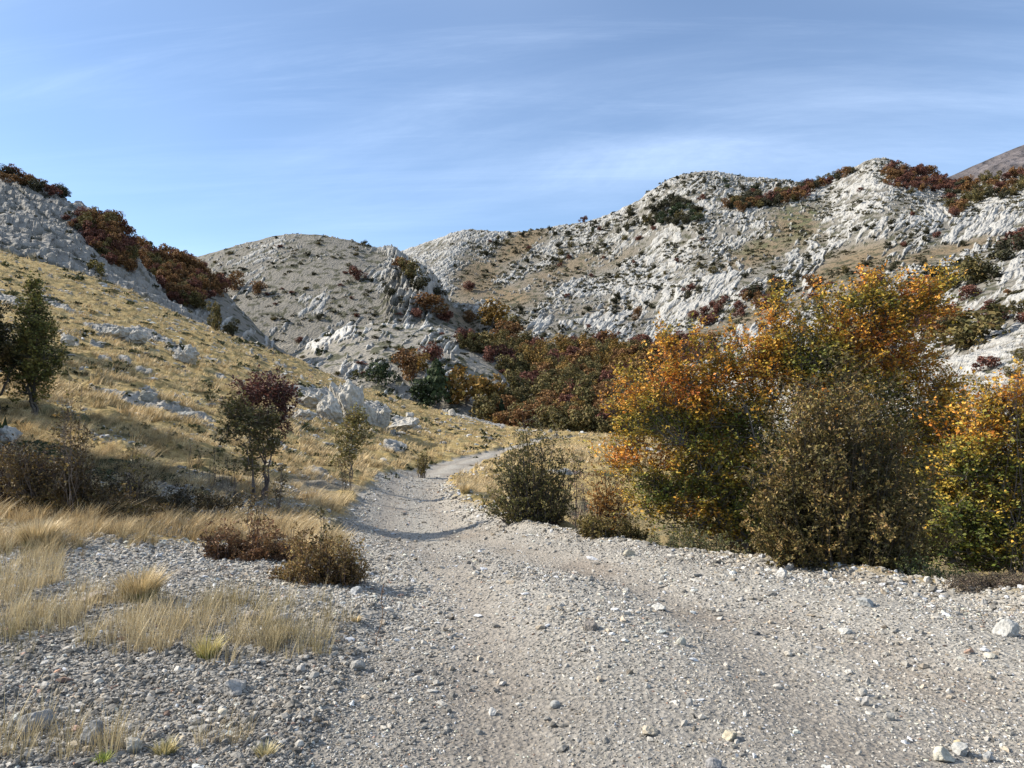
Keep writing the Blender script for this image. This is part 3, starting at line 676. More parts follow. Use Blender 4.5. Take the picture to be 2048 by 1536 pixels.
# ------------------------------------------------------------------ rocks one can point at
def rock_mesh(name, seed, sub, sx, sy, sz, rough=.3, col=(.46, .44, .40), facets=9, spike=0.):
    g = np.random.default_rng(seed); v, f = ico_sub(sub); v = v.astype(float)
    for _ in range(facets):                                   # chip flat faces off
        d = g.normal(size=3); d /= np.linalg.norm(d); h = g.uniform(.5, .85)
        s = v @ d; m = s > h; v[m] -= np.outer(s[m] - h, d)
    o_ = g.uniform(0, 50)
    v *= (1 + rough * fbm(v[:, 0] * 1.6 + o_, v[:, 1] * 1.6, v[:, 2] * 1.6, 3) + rough * .5 * ridged(v[:, 0] * 3 + o_, v[:, 1] * 3, v[:, 2] * 1.2, 2) - rough * .3)[:, None]
    if spike: v[:, 2] += spike * np.maximum(0, noise(v[:, 0] * 2.3 + o_, v[:, 1] * 2.3, 0)) * (v[:, 2] > -.2)
    v *= np.array([sx, sy, sz])
    tone = (1 + .35 * fbm(v[:, 0] / sx * 2 + o_, v[:, 1] / sx * 2, v[:, 2] / sx * 4, 3))[:, None]
    return np_mesh(name, v, f.astype(np.int32), M_boulder if sx > .25 else M_stone, np.clip(np.array(col) * tone * .85, .03, .6))
def put_rock(px, py, w, h, lab, seed, tilt=0, col=(.44, .42, .375), depth=.8, spike=0., rough=.3, group=None, name='rock', cat='rock', sub=None):
    """px,py: foot of the rock; w,h: size in photograph pixels"""
    p = hit(px, py)
    if p is None: return
    k = p[1] / FPX; sx = w * k / 2
    me = rock_mesh(name, seed, sub or (3 if w > 24 else 2), sx, sx * depth, h * k * .62, rough, col, 8, spike)
    o = link(name, me, None, (p[0], p[1] + sx * depth * .4, p[2] + h * k * .27)); o.rotation_euler = (0, R(-tilt), 0)
    return tag(o, lab, cat, group)
LIME = (.50, .47, .41)
put_rock(692, 836, 78, 82, 'tallest white limestone block of the outcrop on the grass slope', 1, 12, LIME, .8, .5, .35, name='limestone_outcrop', cat='outcrop', sub=4)
put_rock(662, 840, 56, 66, 'ribbed white limestone block leaning at the left of the tallest block', 2, 22, LIME, .8, .4, .4, name='limestone_outcrop', cat='outcrop', sub=4)
put_rock(735, 846, 34, 50, 'narrow upright limestone tooth in the middle of the outcrop', 3, 8, LIME, .8, .4, .3, name='limestone_outcrop', cat='outcrop', sub=4)
put_rock(760, 852, 36, 48, 'upright limestone tooth at the right end of the outcrop', 4, -10, LIME, .8, .4, .3, name='limestone_outcrop', cat='outcrop', sub=4)
put_rock(620, 818, 66, 34, 'low broken limestone slab left of the outcrop, beside the maroon tree', 5, 18, LIME, .7, .5, .45, name='limestone_outcrop', cat='outcrop', sub=4)
put_rock(800, 858, 66, 22, 'flat limestone ledge trailing off right of the outcrop', 6, 14, LIME, .7, .5, .45, name='limestone_outcrop', cat='outcrop', sub=4)
put_rock(600, 840, 50, 22, 'small limestone hump below the low broken slab', 7, 10, LIME, .7, .4, .45, name='limestone_outcrop', cat='outcrop', sub=4)
put_rock(222, 678, 62, 26, 'long pale limestone hump high on the grass slope', 8, 14, LIME, .6, .4, .45, name='limestone_outcrop', cat='outcrop', sub=4)
put_rock(265, 686, 50, 30, 'rounded limestone hump with a dark shaded right side high on the slope', 9, 18, LIME, .6, .3, .4, name='limestone_outcrop', cat='outcrop', sub=4)
put_rock(372, 728, 56, 34, 'limestone hump right of the dark juniper mat on the slope', 10, 20, LIME, .6, .3, .4, name='limestone_outcrop', cat='outcrop', sub=4)
put_rock(135, 690, 32, 22, 'pale limestone lump just right of the olive tree', 12, 10, LIME, .7, .2, .35, name='limestone_outcrop', cat='outcrop')
put_rock(292, 800, 34, 24, 'grey lichened limestone lump in the middle of the grass slope', 13, 12, (.36, .35, .3), .7, .3, .35, name='limestone_outcrop', cat='outcrop')
put_rock(372, 838, 42, 20, 'striped grey limestone lump above the thin saplings', 14, 12, (.36, .35, .31), .7, .3, .35, name='limestone_outcrop', cat='outcrop')
put_rock(903, 830, 18, 14, 'small white rock on the crest of the grass slope', 15, 0, LIME, .8)
put_rock(818, 835, 20, 14, 'second small white rock left along the crest of the slope', 16, 0, LIME, .8)
put_rock(10, 885, 60, 36, 'grey limestone lump at the left edge above the thicket', 17, 0, (.4, .39, .36), .8, .3, .35)
# loose stones on and beside the road
STN = [(462, 1388, 78, 32, -6, 'flat grey slab lying in the rubble left of the track', (.36, .34, .31)), (60, 1462, 76, 46, 6, 'large dark edged block in the bottom left corner', (.27, .27, .265)), (185, 1490, 52, 52, 0, 'dark faced block right of the bottom left corner block', (.23, .23, .225)),
    (262, 1505, 38, 34, 0, 'pale block at the bottom of the rubble left of the small tussock', (.46, .43, .37)), (90, 1450, 44, 26, 0, 'grey stone touching the corner block', (.33, .32, .30)), (2016, 1272, 52, 40, 10, 'grey block casting a dark shadow near the right edge of the road', (.42, .41, .38)),
    (1892, 1524, 44, 32, 0, 'pale split block at the bottom right of the track', (.48, .45, .37)), (1925, 1510, 36, 26, 0, 'grey stone beside the pale split block at the bottom right', (.38, .37, .34)), (1918, 1492, 20, 16, 0, 'small yellowish stone above the split block', (.55, .45, .28)),
    (1978, 1522, 22, 22, 0, 'small grey stone right of the split block', (.36, .36, .35)), (1462, 1480, 32, 22, 0, 'yellowish stone near the bottom centre right of the track', (.48, .42, .31)), (1380, 1412, 18, 16, 0, 'small dark edged stone in the middle of the track', (.34, .33, .31)),
    (1300, 1470, 34, 20, 0, 'tan stone right of the track centre near the bottom', (.44, .38, .29)), (1780, 1440, 22, 20, 0, 'pointed grey stone alone on the right part of the track', (.36, .34, .3)), (1730, 1412, 18, 22, 0, 'small upright stone on the right part of the track', (.38, .36, .33)),
    (1692, 1268, 28, 12, 0, 'flat whitish stone in the middle right of the track', (.52, .5, .45)), (1514, 1270, 16, 11, 0, 'small nearly black stone on the track', (.13, .13, .13)), (1320, 1220, 34, 12, 0, 'flat white stone on the upper part of the track', (.5, .48, .43)),
    (1362, 1290, 22, 18, 0, 'pale stone left of the nearly black one', (.46, .44, .37)), (1258, 1112, 26, 17, 0, 'yellowish white stone on the road edge by the low scrub', (.58, .52, .40)), (1728, 1392, 22, 16, 0, 'small grey stone above the upright one', (.40, .38, .34)),
    (1985, 1316, 30, 10, 0, 'flat tan slab near the right edge of the track', (.46, .43, .36)), (1576, 1312, 20, 10, 0, 'small tan stone in the middle distance of the track', (.45, .41, .34)), (1565, 1155, 26, 22, 0, 'pale block on the rubble bank below the brown shrub', (.5, .48, .44)),
    (1580, 1140, 22, 16, 0, 'whitish stone on top of the rubble bank', (.53, .51, .47)), (1732, 1212, 44, 16, -8, 'flat grey slab below the right bushes', (.36, .36, .34)), (1835, 1195, 16, 14, 0, 'grey stone on the bank near the heather', (.38, .38, .37)),
    (712, 1188, 26, 16, 10, 'light grey stone under the low brown bush', (.42, .42, .41)), (715, 1340, 30, 24, 0, 'grey block at the left rim of the track', (.40, .38, .34)), (560, 1245, 46, 18, 18, 'grey wedge of rock in the thin grass', (.36, .33, .3)),
    (500, 1240, 26, 18, 0, 'dull brown stone left of the grey wedge', (.30, .26, .22)), (180, 1200, 52, 20, 12, 'brownish slab half hidden in the grass left of the lone tussock', (.36, .31, .26)), (445, 1430, 22, 12, 0, 'small pale yellow stone in the rubble', (.55, .49, .38)),
    (1110, 1416, 22, 16, 0, 'grey stone in the left wheel track', (.36, .35, .32)), (1180, 1260, 38, 22, 0, 'brown clod on the hump between the wheel tracks', (.26, .23, .2)), (1430, 1540, 40, 22, 0, 'dark stone cut by the bottom edge of the picture', (.28, .27, .26)),
    (985, 1430, 22, 16, 0, 'small whitish stone left of the grey one in the wheel track', (.5, .48, .44)), (832, 1362, 16, 12, 0, 'small pale stone on the left side of the track', (.5, .47, .42)), (1005, 1372, 18, 12, 0, 'light stone in the middle left of the track', (.46, .43, .39)),
    (1940, 1308, 20, 12, 0, 'reddish brown stone near the right edge of the track', (.36, .25, .19)), (1640, 1300, 18, 9, 0, 'flat grey stone right of the track centre', (.40, .39, .37)), (600, 1345, 20, 18, 0, 'light grey stone in the rubble below the thin grass', (.42, .4, .37))]
for i, (px, py, w, h, tl, lab, col) in enumerate(STN):
    put_rock(px, py, w, h, lab, 100 + i, tl, col, .85, 0, .16, name='stone', cat='stone')

# ------------------------------------------------------------------ plants: builders
def tubes(acc, P0, P1, r0, r1, col, sides=4):
    """straight tapered tubes; P0,P1 (n,3)"""
    if not len(P0): return
    P0 = np.asarray(P0, float); P1 = np.asarray(P1, float); n = len(P0)
    d = P1 - P0; ln = np.linalg.norm(d, axis=1, keepdims=True) + 1e-9; d = d / ln
    ref = np.where(np.abs(d[:, 2:3]) > .8, np.array([[1., 0, 0]]), np.array([[0, 0, 1.]]))
    u = np.cross(d, ref); u /= np.linalg.norm(u, axis=1, keepdims=True); v = np.cross(d, u)
    an = np.arange(sides) * 2 * math.pi / sides
    ring = u[:, None] * np.cos(an)[None, :, None] + v[:, None] * np.sin(an)[None, :, None]
    r0 = np.broadcast_to(r0, n)[:, None, None]; r1 = np.broadcast_to(r1, n)[:, None, None]
    vv = np.concatenate([P0[:, None] + ring * r0, P1[:, None] + ring * r1], 1)
    k = np.arange(sides); kk = (k + 1) % sides
    f = np.stack([k, kk, kk + sides, k + sides], -1)
    F_ = (f[None] + (np.arange(n) * 2 * sides)[:, None, None]).reshape(-1, 4)
    acc.add(vv.reshape(-1, 3), F_.astype(np.int32), np.array(col))
LEAF_V = np.array([(0, 0, 0), (.5, -.30, .06), (1.0, 0, -.06), (.5, .30, .06)], float); LEAF_F = np.array([(0, 1, 2, 3)])
def leaves(acc, pos, direc, size, col, g, flat=.55, curl=.0):
    n = len(pos)
    d = direc + g.normal(0, .45, (n, 3)); d /= np.linalg.norm(d, axis=1, keepdims=True) + 1e-9
    nn = g.normal(0, 1 - flat, (n, 3)) + np.array([-.15, -.1, flat]); nn -= (nn * d).sum(1, keepdims=True) * d; nn /= np.linalg.norm(nn, axis=1, keepdims=True) + 1e-9
    s = np.cross(nn, d)
    rot = np.stack([d, s, nn], -1)
    tv = LEAF_V.copy(); tv[[1, 3], 2] += curl
    sc = size * g.uniform(.65, 1.25, n)
    acc.add(*scatter(tv, LEAF_F, pos, rot, np.stack([sc] * 3, -1), col[:, None, :]))
def pal_mix(pal, t, g):
    """palette of (position 0..1, rgb), per-leaf jitter"""
    ps = [p[0] for p in pal]; c_ = np.stack([np.interp(t, ps, [p[1][k] for p in pal]) for k in range(3)], -1)
    return np.clip(c_ * g.lognormal(-.16, .24, (len(t), 1)) * g.uniform(.92, 1.08, (len(t), 3)), 0, .9)
def broad_tree(name, label, cat, base, Y, lobes, nleaf, lsize, pal, tfun, nstem=5, r0=.05, seed=0, bark=(.16, .14, .12), depth=.8, per=15, twl=.34, flat=.55, group=None, droop=0., parts=('crown', 'trunk')):
    """lobes: (px, py, rx, ry[, dY]) in photograph pixels at distance Y: a real crown round that place"""
    g = np.random.default_rng(seed); B = np.array(base, float); Lb = []
    for l in lobes:
        Yl = Y + (l[4] if len(l) > 4 else 0); c_ = at(l[0], l[1], Yl) - B
        Lb.append((c_, np.array([l[2] * Yl / FPX, l[2] * Yl / FPX * depth, l[3] * Yl / FPX])))
    vol = np.array([r[0] * r[2] for _, r in Lb]); pr = vol / vol.sum()
    nc = max(8, nleaf // per); idx = g.choice(len(Lb), nc, p=pr)
    dirs = g.normal(size=(nc, 3)); dirs /= np.linalg.norm(dirs, axis=1, keepdims=True)
    rad = g.random((nc, 1)) ** .45
    C = np.array([Lb[i][0] for i in idx]); RR_ = np.array([Lb[i][1] for i in idx])
    P = C + dirs * rad * RR_ * (1 + .22 * noise(dirs[:, 0] * 2.2 + idx, dirs[:, 1] * 2.2, dirs[:, 2] * 2.2 + seed))[:, None]
    keep = noise(P[:, 0] / .55 + seed, P[:, 1] / .55, P[:, 2] / .4) > -.42                 # gaps in the crown
    keep &= P[:, 2] > .04
    P = P[keep]; dirs = dirs[keep]; nc = len(P)
    tr = Acc(); cr = Acc(); segs0, segs1, ra, rb = [], [], [], []
    nodes = []; nr = []
    tops = [Lb[i] for i in np.argsort(-vol)]
    for s in range(nstem):
        c_, r_ = tops[s % len(tops)]; tgt = c_ + g.normal(0, .35, 3) * r_; st = np.array([g.normal(0, .10) * r0 * 20, g.normal(0, .1) * r0 * 20, -.1])
        n = 9; prev = st
        for k in range(1, n + 1):
            t = k / n; q = st + (tgt - st) * np.array([t ** 1.3, t ** 1.3, t ** .85]) + g.normal(0, .03, 3) * (1 + t)
            segs0.append(prev); segs1.append(q); rr_ = r0 * g.uniform(.9, 1.1) * (1 - .8 * t); ra.append(r0 * (1 - .8 * (k - 1) / n)); rb.append(r0 * (1 - .8 * t)); nodes.append(q); nr.append(rb[-1]); prev = q
    nodes = np.array(nodes); nr = np.array(nr)
    sec = P[g.choice(nc, min(nc, max(20, nc // 9)), replace=False)]
    ns = [nodes]; nrs = [nr]
    for q in sec:
        cand = nodes[:, 2] < q[2] + .1
        if not cand.any(): cand[:] = True
        dd = np.linalg.norm(nodes - q, axis=1) + (~cand) * 99; j = dd.argmin(); a = nodes[j]; m = (a + q) / 2 + g.normal(0, .06, 3) * dd[j] + np.array([0, 0, -.05 * dd[j]])
        w = min(nr[j] * .6, .012 + .008 * dd[j])
        for u, v, x0, x1 in ((a, m, w, w * .7), (m, q, w * .7, w * .35)): segs0.append(u); segs1.append(v); ra.append(x0); rb.append(x1)
        pts = np.stack([a * .5 + m * .5, m, m * .5 + q * .5, q]); ns.append(pts); nrs.append(np.full(4, w * .5))
    tubes(tr, segs0, segs1, np.array(ra), np.array(rb), bark, 5)
    allN = np.concatenate(ns); allr = np.concatenate(nrs)
    a0 = []; keep = []
    for ch in np.array_split(np.arange(nc), max(1, nc // 500)):
        dd = np.linalg.norm(allN[None] - P[ch][:, None], axis=2); j = dd.argmin(1); a0.append(allN[j]); keep.append(dd[np.arange(len(ch)), j])
    a0 = np.concatenate(a0); dist = np.concatenate(keep)
    far = dist < 1.1
    tubes(tr, a0[far], P[far], .0055, .0028, bark, 3)
    out = P - a0; out[:, 2] *= .4; out += dirs * .5 * np.linalg.norm(out, axis=1, keepdims=True) + g.normal(0, .1, out.shape) + np.array([0, 0, .16 - droop]); out /= np.linalg.norm(out, axis=1, keepdims=True) + 1e-9
    tw = twl * g.uniform(.6, 1.2, (nc, 1)); tubes(tr, P, P + out * tw, .003, .0018, bark, 3)
    t = g.random((nc, per)); base_ = P[:, None] + out[:, None] * (tw[:, None] * t[..., None])
    side = np.cross(out, np.array([0, 0, 1.])); side /= np.linalg.norm(side, axis=1, keepdims=True) + 1e-9
    sg = np.where(g.random((nc, per)) < .5, 1, -1)
    pos = base_ + side[:, None] * sg[..., None] * (lsize * .15) + g.normal(0, lsize * .35, (nc, per, 3))
    dr = out[:, None] * .6 + side[:, None] * sg[..., None]
    pos = pos.reshape(-1, 3); dr = dr.reshape(-1, 3)
    tt = np.clip(tfun(pos, B) + np.repeat(g.normal(0, .10, nc), per) + g.normal(0, .06, len(pos)), 0, 1)
    leaves(cr, pos, dr, lsize, pal_mix(pal, tt, g), g, flat)
    e = empty(name, tuple(B)); tag(e, label, cat, group)
    link(parts[1], tr.mesh(parts[1], M_bark), e); link(parts[0], cr.mesh(parts[0], M_leaf), e)
    return e
def stem_shrub(name, label, cat, base, Y, lobes, nstem, lsize, pal, seed=0, bark=(.17, .14, .12), spread=.4, leafper=60, r0=.012, side_tw=7, group=None, tlo=.15, curl=.08, depth=.8, parts=('foliage', 'stem')):
    """many upright wands from the ground, leafy side twigs"""
    g = np.random.default_rng(seed); B = np.array(base, float); tr = Acc(); cr = Acc()
    A0, A1, ra, rb = [], [], [], []; LP, LD = [], []
    pr = np.array([l[2] * l[3] for l in lobes], float); pr /= pr.sum()
    for s in range(nstem):
        l = lobes[g.choice(len(lobes), p=pr)]; Yl = Y + (l[4] if len(l) > 4 else 0); c_ = at(l[0], l[1], Yl) - B; rx, rz = l[2] * Yl / FPX, l[3] * Yl / FPX
        a = g.uniform(0, 6.28); r = math.sqrt(g.random())
        tgt = c_ + np.array([math.cos(a) * rx * r, math.sin(a) * rx * r * depth, g.uniform(-.5, 1.0) * rz * math.sqrt(max(0, 1 - r * r * .8))])
        tgt[2] = max(tgt[2], .12)
        st = np.array([tgt[0] * spread + g.normal(0, .05), tgt[1] * spread + g.normal(0, .05), -.05])
        n = 6; prev = st; pts = [st]
        for k in range(1, n + 1):
            t = k / n; q = st + (tgt - st) * np.array([t ** 1.25, t ** 1.25, t]) + g.normal(0, .022, 3) * np.linalg.norm(tgt - st)
            A0.append(prev); A1.append(q); ra.append(r0 * (1 - .8 * (k - 1) / n)); rb.append(r0 * (1 - .8 * t)); prev = q; pts.append(q)
        pts = np.array(pts); ln = np.linalg.norm(tgt - st)
        for k in range(side_tw):
            t = g.uniform(tlo, 1) * n; i = min(int(t), n - 1); q = pts[i] + (pts[i + 1] - pts[i]) * (t - i)
            a = g.uniform(0, 6.28); d = np.array([math.cos(a), math.sin(a), g.uniform(.1, 1.0)]); d /= np.linalg.norm(d); tl = ln * g.uniform(.08, .2)
            A0.append(q); A1.append(q + d * tl); ra.append(r0 * .35); rb.append(r0 * .2)
            m = max(1, int(leafper / side_tw)); u = g.random((m, 1)); LP.append(q + d * tl * u + g.normal(0, .012, (m, 3))); LD.append(np.repeat(d[None], m, 0) + g.normal(0, .5, (m, 3)))
    tubes(tr, A0, A1, np.array(ra), np.array(rb), bark, 3)
    LP = np.concatenate(LP); LD = np.concatenate(LD)
    LP[:, 2] = np.maximum(LP[:, 2], .01)
    t = np.clip(.5 + .9 * fbm(LP[:, 0] / .5 + seed, LP[:, 1] / .5, LP[:, 2] / .5, 2) + g.normal(0, .16, len(LP)), 0, 1)
    leaves(cr, LP, LD, lsize, pal_mix(pal, t, g), g, .3, curl)
    e = empty(name, tuple(B)); tag(e, label, cat, group)
    link(parts[1], tr.mesh(parts[1], M_bark), e); link(parts[0], cr.mesh(parts[0], M_leaf), e)
    return e
def ground_at(px, Y):
    x = (px - CX) / FPX * Y; return (x, Y, float(H(x, Y)))

# ------------------------------------------------------------------ near trees and bushes
ORANGE = [(0, (.05, .08, .018)), (.28, (.15, .16, .028)), (.48, (.36, .27, .042)), (.66, (.60, .33, .045)), (.84, (.62, .24, .036)), (1, (.42, .13, .038))]
def t_big(p, B):
    return .40 + .62 * fbm(p[:, 0] / .95, p[:, 1] / .95, p[:, 2] / .55, 3) + .09 * (p[:, 2] - 1.9) + .045 * np.abs(p[:, 0])
BIG = [(1300, 815, 66, 50), (1275, 880, 50, 42), (1340, 735, 34, 44), (1290, 930, 85, 42), (1430, 810, 100, 75), (1510, 745, 60, 50), (1560, 700, 40, 50), (1565, 640, 16, 34), (1625, 640, 30, 40), (1580, 720, 80, 60), (1650, 730, 100, 70),
    (1700, 650, 62, 46), (1745, 610, 46, 34), (1790, 640, 52, 40), (1850, 600, 34, 22), (1885, 575, 20, 14), (1660, 810, 140, 90), (1800, 740, 60, 55), (1850, 780, 66, 40), (1890, 800, 44, 34), (1390, 990, 110, 62), (1320, 1010, 66, 50), (1500, 930, 150, 110),
    (1450, 1060, 110, 50), (1760, 880, 100, 80), (1640, 980, 150, 90), (1560, 1060, 120, 60), (1820, 960, 60, 70, .5), (1880, 900, 70, 60, .8), (1556, 612, 12, 22), (1545, 655, 20, 26), (1640, 600, 12, 22), (1628, 650, 22, 28), (1690, 620, 16, 26), (1748, 580, 18, 24), (1795, 600, 16, 26), (1895, 572, 16, 12), (1868, 592, 20, 16), (1838, 616, 24, 20), (1330, 690, 14, 26), (1385, 700, 14, 30), (1470, 690, 18, 30), (1240, 760, 22, 20), (1225, 830, 20, 16), (1920, 730, 20, 24), (1440, 735, 34, 34), (1400, 775, 60, 50), (1480, 830, 80, 60), (1440, 880, 70, 60), (1800, 690, 70, 50), (1760, 640, 60, 36), (1865, 625, 46, 26), (1700, 710, 90, 60), (1850, 850, 70, 60), (1440, 900, 90, 80), (1370, 860, 70, 60), (1480, 1010, 110, 70), (1720, 760, 90, 70), (1900, 860, 50, 50, 1)]
broad_tree('beech_tree', 'large spreading beech with orange tips and green inner leaves on the right of the road', 'tree', ground_at(1570, 10.6), 10.6, BIG, 135000, .050, ORANGE, t_big, 16, .052, 5, depth=.55, per=16, twl=.36)
RIGHT = [(1895, 870, 56, 60, .8), (1900, 960, 60, 70, .5), (1900, 1100, 60, 44), (1965, 880, 62, 60), (1930, 930, 50, 44), (2010, 790, 46, 44), (2050, 830, 80, 70), (2070, 930, 110, 90), (1990, 990, 90, 70), (1930, 1060, 66, 60), (2020, 1080, 110, 70), (2100, 1030, 120, 90), (1960, 1120, 70, 36), (1890, 1020, 44, 50, .6), (2140, 860, 90, 80)]
broad_tree('beech_tree', 'green and golden beech cut off by the right edge of the picture', 'tree', ground_at(2060, 9.3), 9.3, RIGHT, 56000, .050, ORANGE, lambda p, B: .36 + .6 * fbm(p[:, 0] / .7 + 9, p[:, 1] / .7, p[:, 2] / .5, 3) + .17 * (p[:, 2] - 1.3), 7, .045, 15, depth=.6)
BROWN = [(0, (.05, .044, .016)), (.35, (.13, .105, .034)), (.6, (.21, .15, .05)), (.8, (.24, .15, .055)), (1, (.38, .29, .10))]
stem_shrub('brown_shrub', 'tall dense brown-leaved shrub in front of the large orange beech', 'shrub', ground_at(1690, 8.0), 8.0,
    [(1690, 1050, 170, 110), (1610, 950, 120, 120), (1690, 840, 90, 100), (1800, 960, 90, 120), (1690, 740, 36, 100), (1770, 830, 60, 90), (1560, 1070, 90, 60), (1840, 1060, 80, 80), (1620, 850, 60, 100), (1540, 990, 60, 90), (1730, 1120, 150, 50), (1580, 800, 40, 80)], 600, .042, BROWN, 6, (.10, .08, .06), .6, 84, .005, 8)
stem_shrub('olive_shrub', 'olive-leaved bush of thin dark stems at the inside of the road bend', 'shrub', ground_at(1078, 12.4), 12.4,
    [(1065, 950, 70, 76), (1085, 890, 56, 52), (1045, 1005, 95, 46), (1120, 1000, 60, 56), (1068, 850, 30, 34), (990, 990, 26, 56), (1012, 930, 34, 46), (1130, 930, 34, 60), (1030, 900, 30, 50)], 210, .044, [(0, (.06, .06, .022)), (.5, (.15, .135, .045)), (1, (.28, .22, .085))], 8, (.10, .085, .075), .5, 60, .008, 7)
stem_shrub('low_scrub', 'low brown-green scrub right of the olive bush beside the road', 'shrub', ground_at(1225, 10.2), 10.2,
    [(1220, 1050, 60, 42), (1270, 1070, 40, 30), (1180, 1050, 36, 34)], 110, .036, [(0, (.05, .045, .015)), (.5, (.13, .10, .03)), (1, (.23, .17, .05))], 9, (.15, .12, .1), .8, 50, .005, 6)
stem_shrub('orange_shrub', 'small upright orange-brown shrub between the olive bush and the large beech', 'shrub', ground_at(1225, 13.5), 13.5,
    [(1210, 950, 34, 50), (1235, 990, 46, 40), (1200, 1000, 30, 34), (1215, 900, 18, 26)], 80, .045, [(0, (.10, .07, .02)), (.5, (.30, .14, .035)), (1, (.42, .22, .05))], 10, (.14, .11, .09), .4, 60, .007, 6)
stem_shrub('bare_sapling', 'half bare pinkish sapling right behind the olive bush', 'sapling', ground_at(1155, 14.5), 14.5,
    [(1158, 955, 26, 60), (1150, 910, 16, 40)], 16, .045, [(0, (.16, .09, .06)), (1, (.32, .22, .16))], 11, (.22, .18, .16), .3, 34, .007, 6)
stem_shrub('low_scrub', 'low olive scrub at the foot of the large beech', 'shrub', ground_at(1400, 9.4), 9.4,
    [(1380, 1075, 50, 24), (1440, 1085, 60, 26), (1330, 1075, 40, 22)], 90, .03, [(0, (.05, .055, .02)), (.5, (.10, .105, .04)), (1, (.16, .15, .07))], 12, (.15, .13, .12), .9, 40, .004, 6)
stem_shrub('heather_bush', 'low grey-brown heather cushion at the right edge of the road', 'heather', ground_at(2010, 6.7), 6.7,
    [(1990, 1192, 50, 22), (2040, 1200, 50, 24), (1930, 1172, 34, 14), (2090, 1205, 40, 24)], 420, .016, [(0, (.06, .05, .03)), (.5, (.13, .10, .065)), (1, (.20, .155, .10))], 13, (.17, .13, .11), .95, 34, .0035, 5, tlo=.3)
stem_shrub('low_scrub', 'dark green low growth under the tree at the right edge', 'shrub', ground_at(1900, 7.4), 7.4,
    [(1880, 1150, 50, 20), (1950, 1160, 40, 18), (1830, 1130, 40, 22)], 110, .025, [(0, (.03, .04, .015)), (.5, (.08, .095, .03)), (1, (.14, .16, .05))], 14, (.14, .12, .1), .95, 36, .004, 5)
OLIVE = [(0, (.05, .06, .02)), (.4, (.15, .15, .042)), (.75, (.26, .22, .06)), (1, (.38, .26, .08))]
MAROON = [(0, (.045, .022, .018)), (.5, (.12, .045, .034)), (1, (.20, .085, .055))]
tn = lambda p, B: .45 + .6 * fbm(p[:, 0] / .8 + B[0], p[:, 1] / .8, p[:, 2] / .8, 2)
broad_tree('olive_tree', 'pointed olive-green young tree near the left edge on the grass slope', 'tree', ground_at(68, 20.5), 20.5,
    [(65, 585, 12, 26), (68, 625, 24, 30), (70, 670, 38, 36), (72, 715, 48, 34), (66, 755, 46, 26), (60, 790, 30, 14)], 15000, .075, OLIVE, tn, 4, .05, 25, (.10, .09, .08), .9, 14, .3, .3)
broad_tree('olive_tree', 'dark olive tree with bent trunk cut off by the left edge', 'tree', ground_at(-14, 19.8), 19.8,
    [(-10, 640, 26, 26), (-8, 680, 34, 36), (-20, 730, 48, 40), (15, 720, 20, 40), (-60, 700, 50, 70)], 11000, .075, [(0, (.02, .022, .01)), (.5, (.055, .055, .02)), (1, (.16, .10, .035))], tn, 4, .06, 26, (.07, .06, .055), .9, 14, .3, .3)
broad_tree('maroon_tree', 'dark maroon-leaved young tree rising behind the olive-brown one left of the white outcrop', 'tree', ground_at(528, 14), 14,
    [(540, 800, 40, 38), (510, 790, 34, 30), (565, 800, 24, 34), (535, 840, 34, 22), (490, 815, 24, 24), (560, 850, 18, 18)], 5200, .058, MAROON, tn, 4, .022, 27, (.13, .10, .09), .9, 14, .28, .3)
broad_tree('olive_sapling', 'olive-brown young tree on two thin trunks in front of the maroon tree', 'sapling', ground_at(505, 13.3), 13.3,
    [(500, 850, 42, 30), (520, 880, 36, 24), (480, 835, 24, 26), (535, 850, 20, 24), (500, 905, 34, 18), (495, 935, 24, 20), (465, 870, 20, 22), (545, 900, 18, 18), (470, 820, 16, 20)], 4600, .055, [(0, (.05, .045, .018)), (.5, (.13, .115, .04)), (1, (.22, .16, .06))], tn, 2, .022, 28, (.16, .13, .11), .9, 14, .25, .3)
broad_tree('yellow_sapling', 'small yellow-green sapling below the white outcrop left of the road', 'sapling', ground_at(702, 23), 23,
    [(705, 860, 26, 22), (700, 890, 30, 22), (715, 840, 16, 18), (690, 920, 22, 18), (725, 880, 18, 22)], 2600, .085, [(0, (.09, .085, .03)), (.5, (.20, .17, .055)), (1, (.30, .22, .08))], tn, 3, .022, 29, (.16, .13, .11), .9, 12, .3, .3)
stem_shrub('yellow_sapling', 'little yellowish bush at the left road edge where the road narrows', 'sapling', ground_at(845, 33), 33,
    [(843, 915, 14, 22)], 22, .10, [(0, (.12, .10, .04)), (1, (.28, .22, .08))], 30, (.16, .13, .11), .4, 26, .012, 5)
stem_shrub('thicket', 'tall thicket of brown leaves on thin stems at the left above the golden grass', 'shrub', ground_at(140, 9.6), 9.6,
    [(150, 950, 44, 70), (110, 1000, 70, 46), (170, 1000, 54, 40), (60, 980, 54, 44), (148, 860, 26, 60), (210, 1005, 66, 36), (280, 1030, 70, 24), (30, 920, 50, 50)], 400, .036, [(0, (.035, .025, .012)), (.5, (.11, .075, .028)), (1, (.24, .16, .05))], 31, (.14, .11, .09), .6, 52, .006, 7)
stem_shrub('dark_thicket', 'dark purplish thicket at the left edge', 'shrub', ground_at(15, 9.9), 9.9,
    [(10, 945, 66, 70), (70, 930, 50, 44), (-50, 960, 50, 70)], 300, .032, [(0, (.02, .016, .013)), (.5, (.06, .035, .028)), (1, (.12, .075, .04))], 32, (.10, .075, .07), .7, 56, .006, 7)
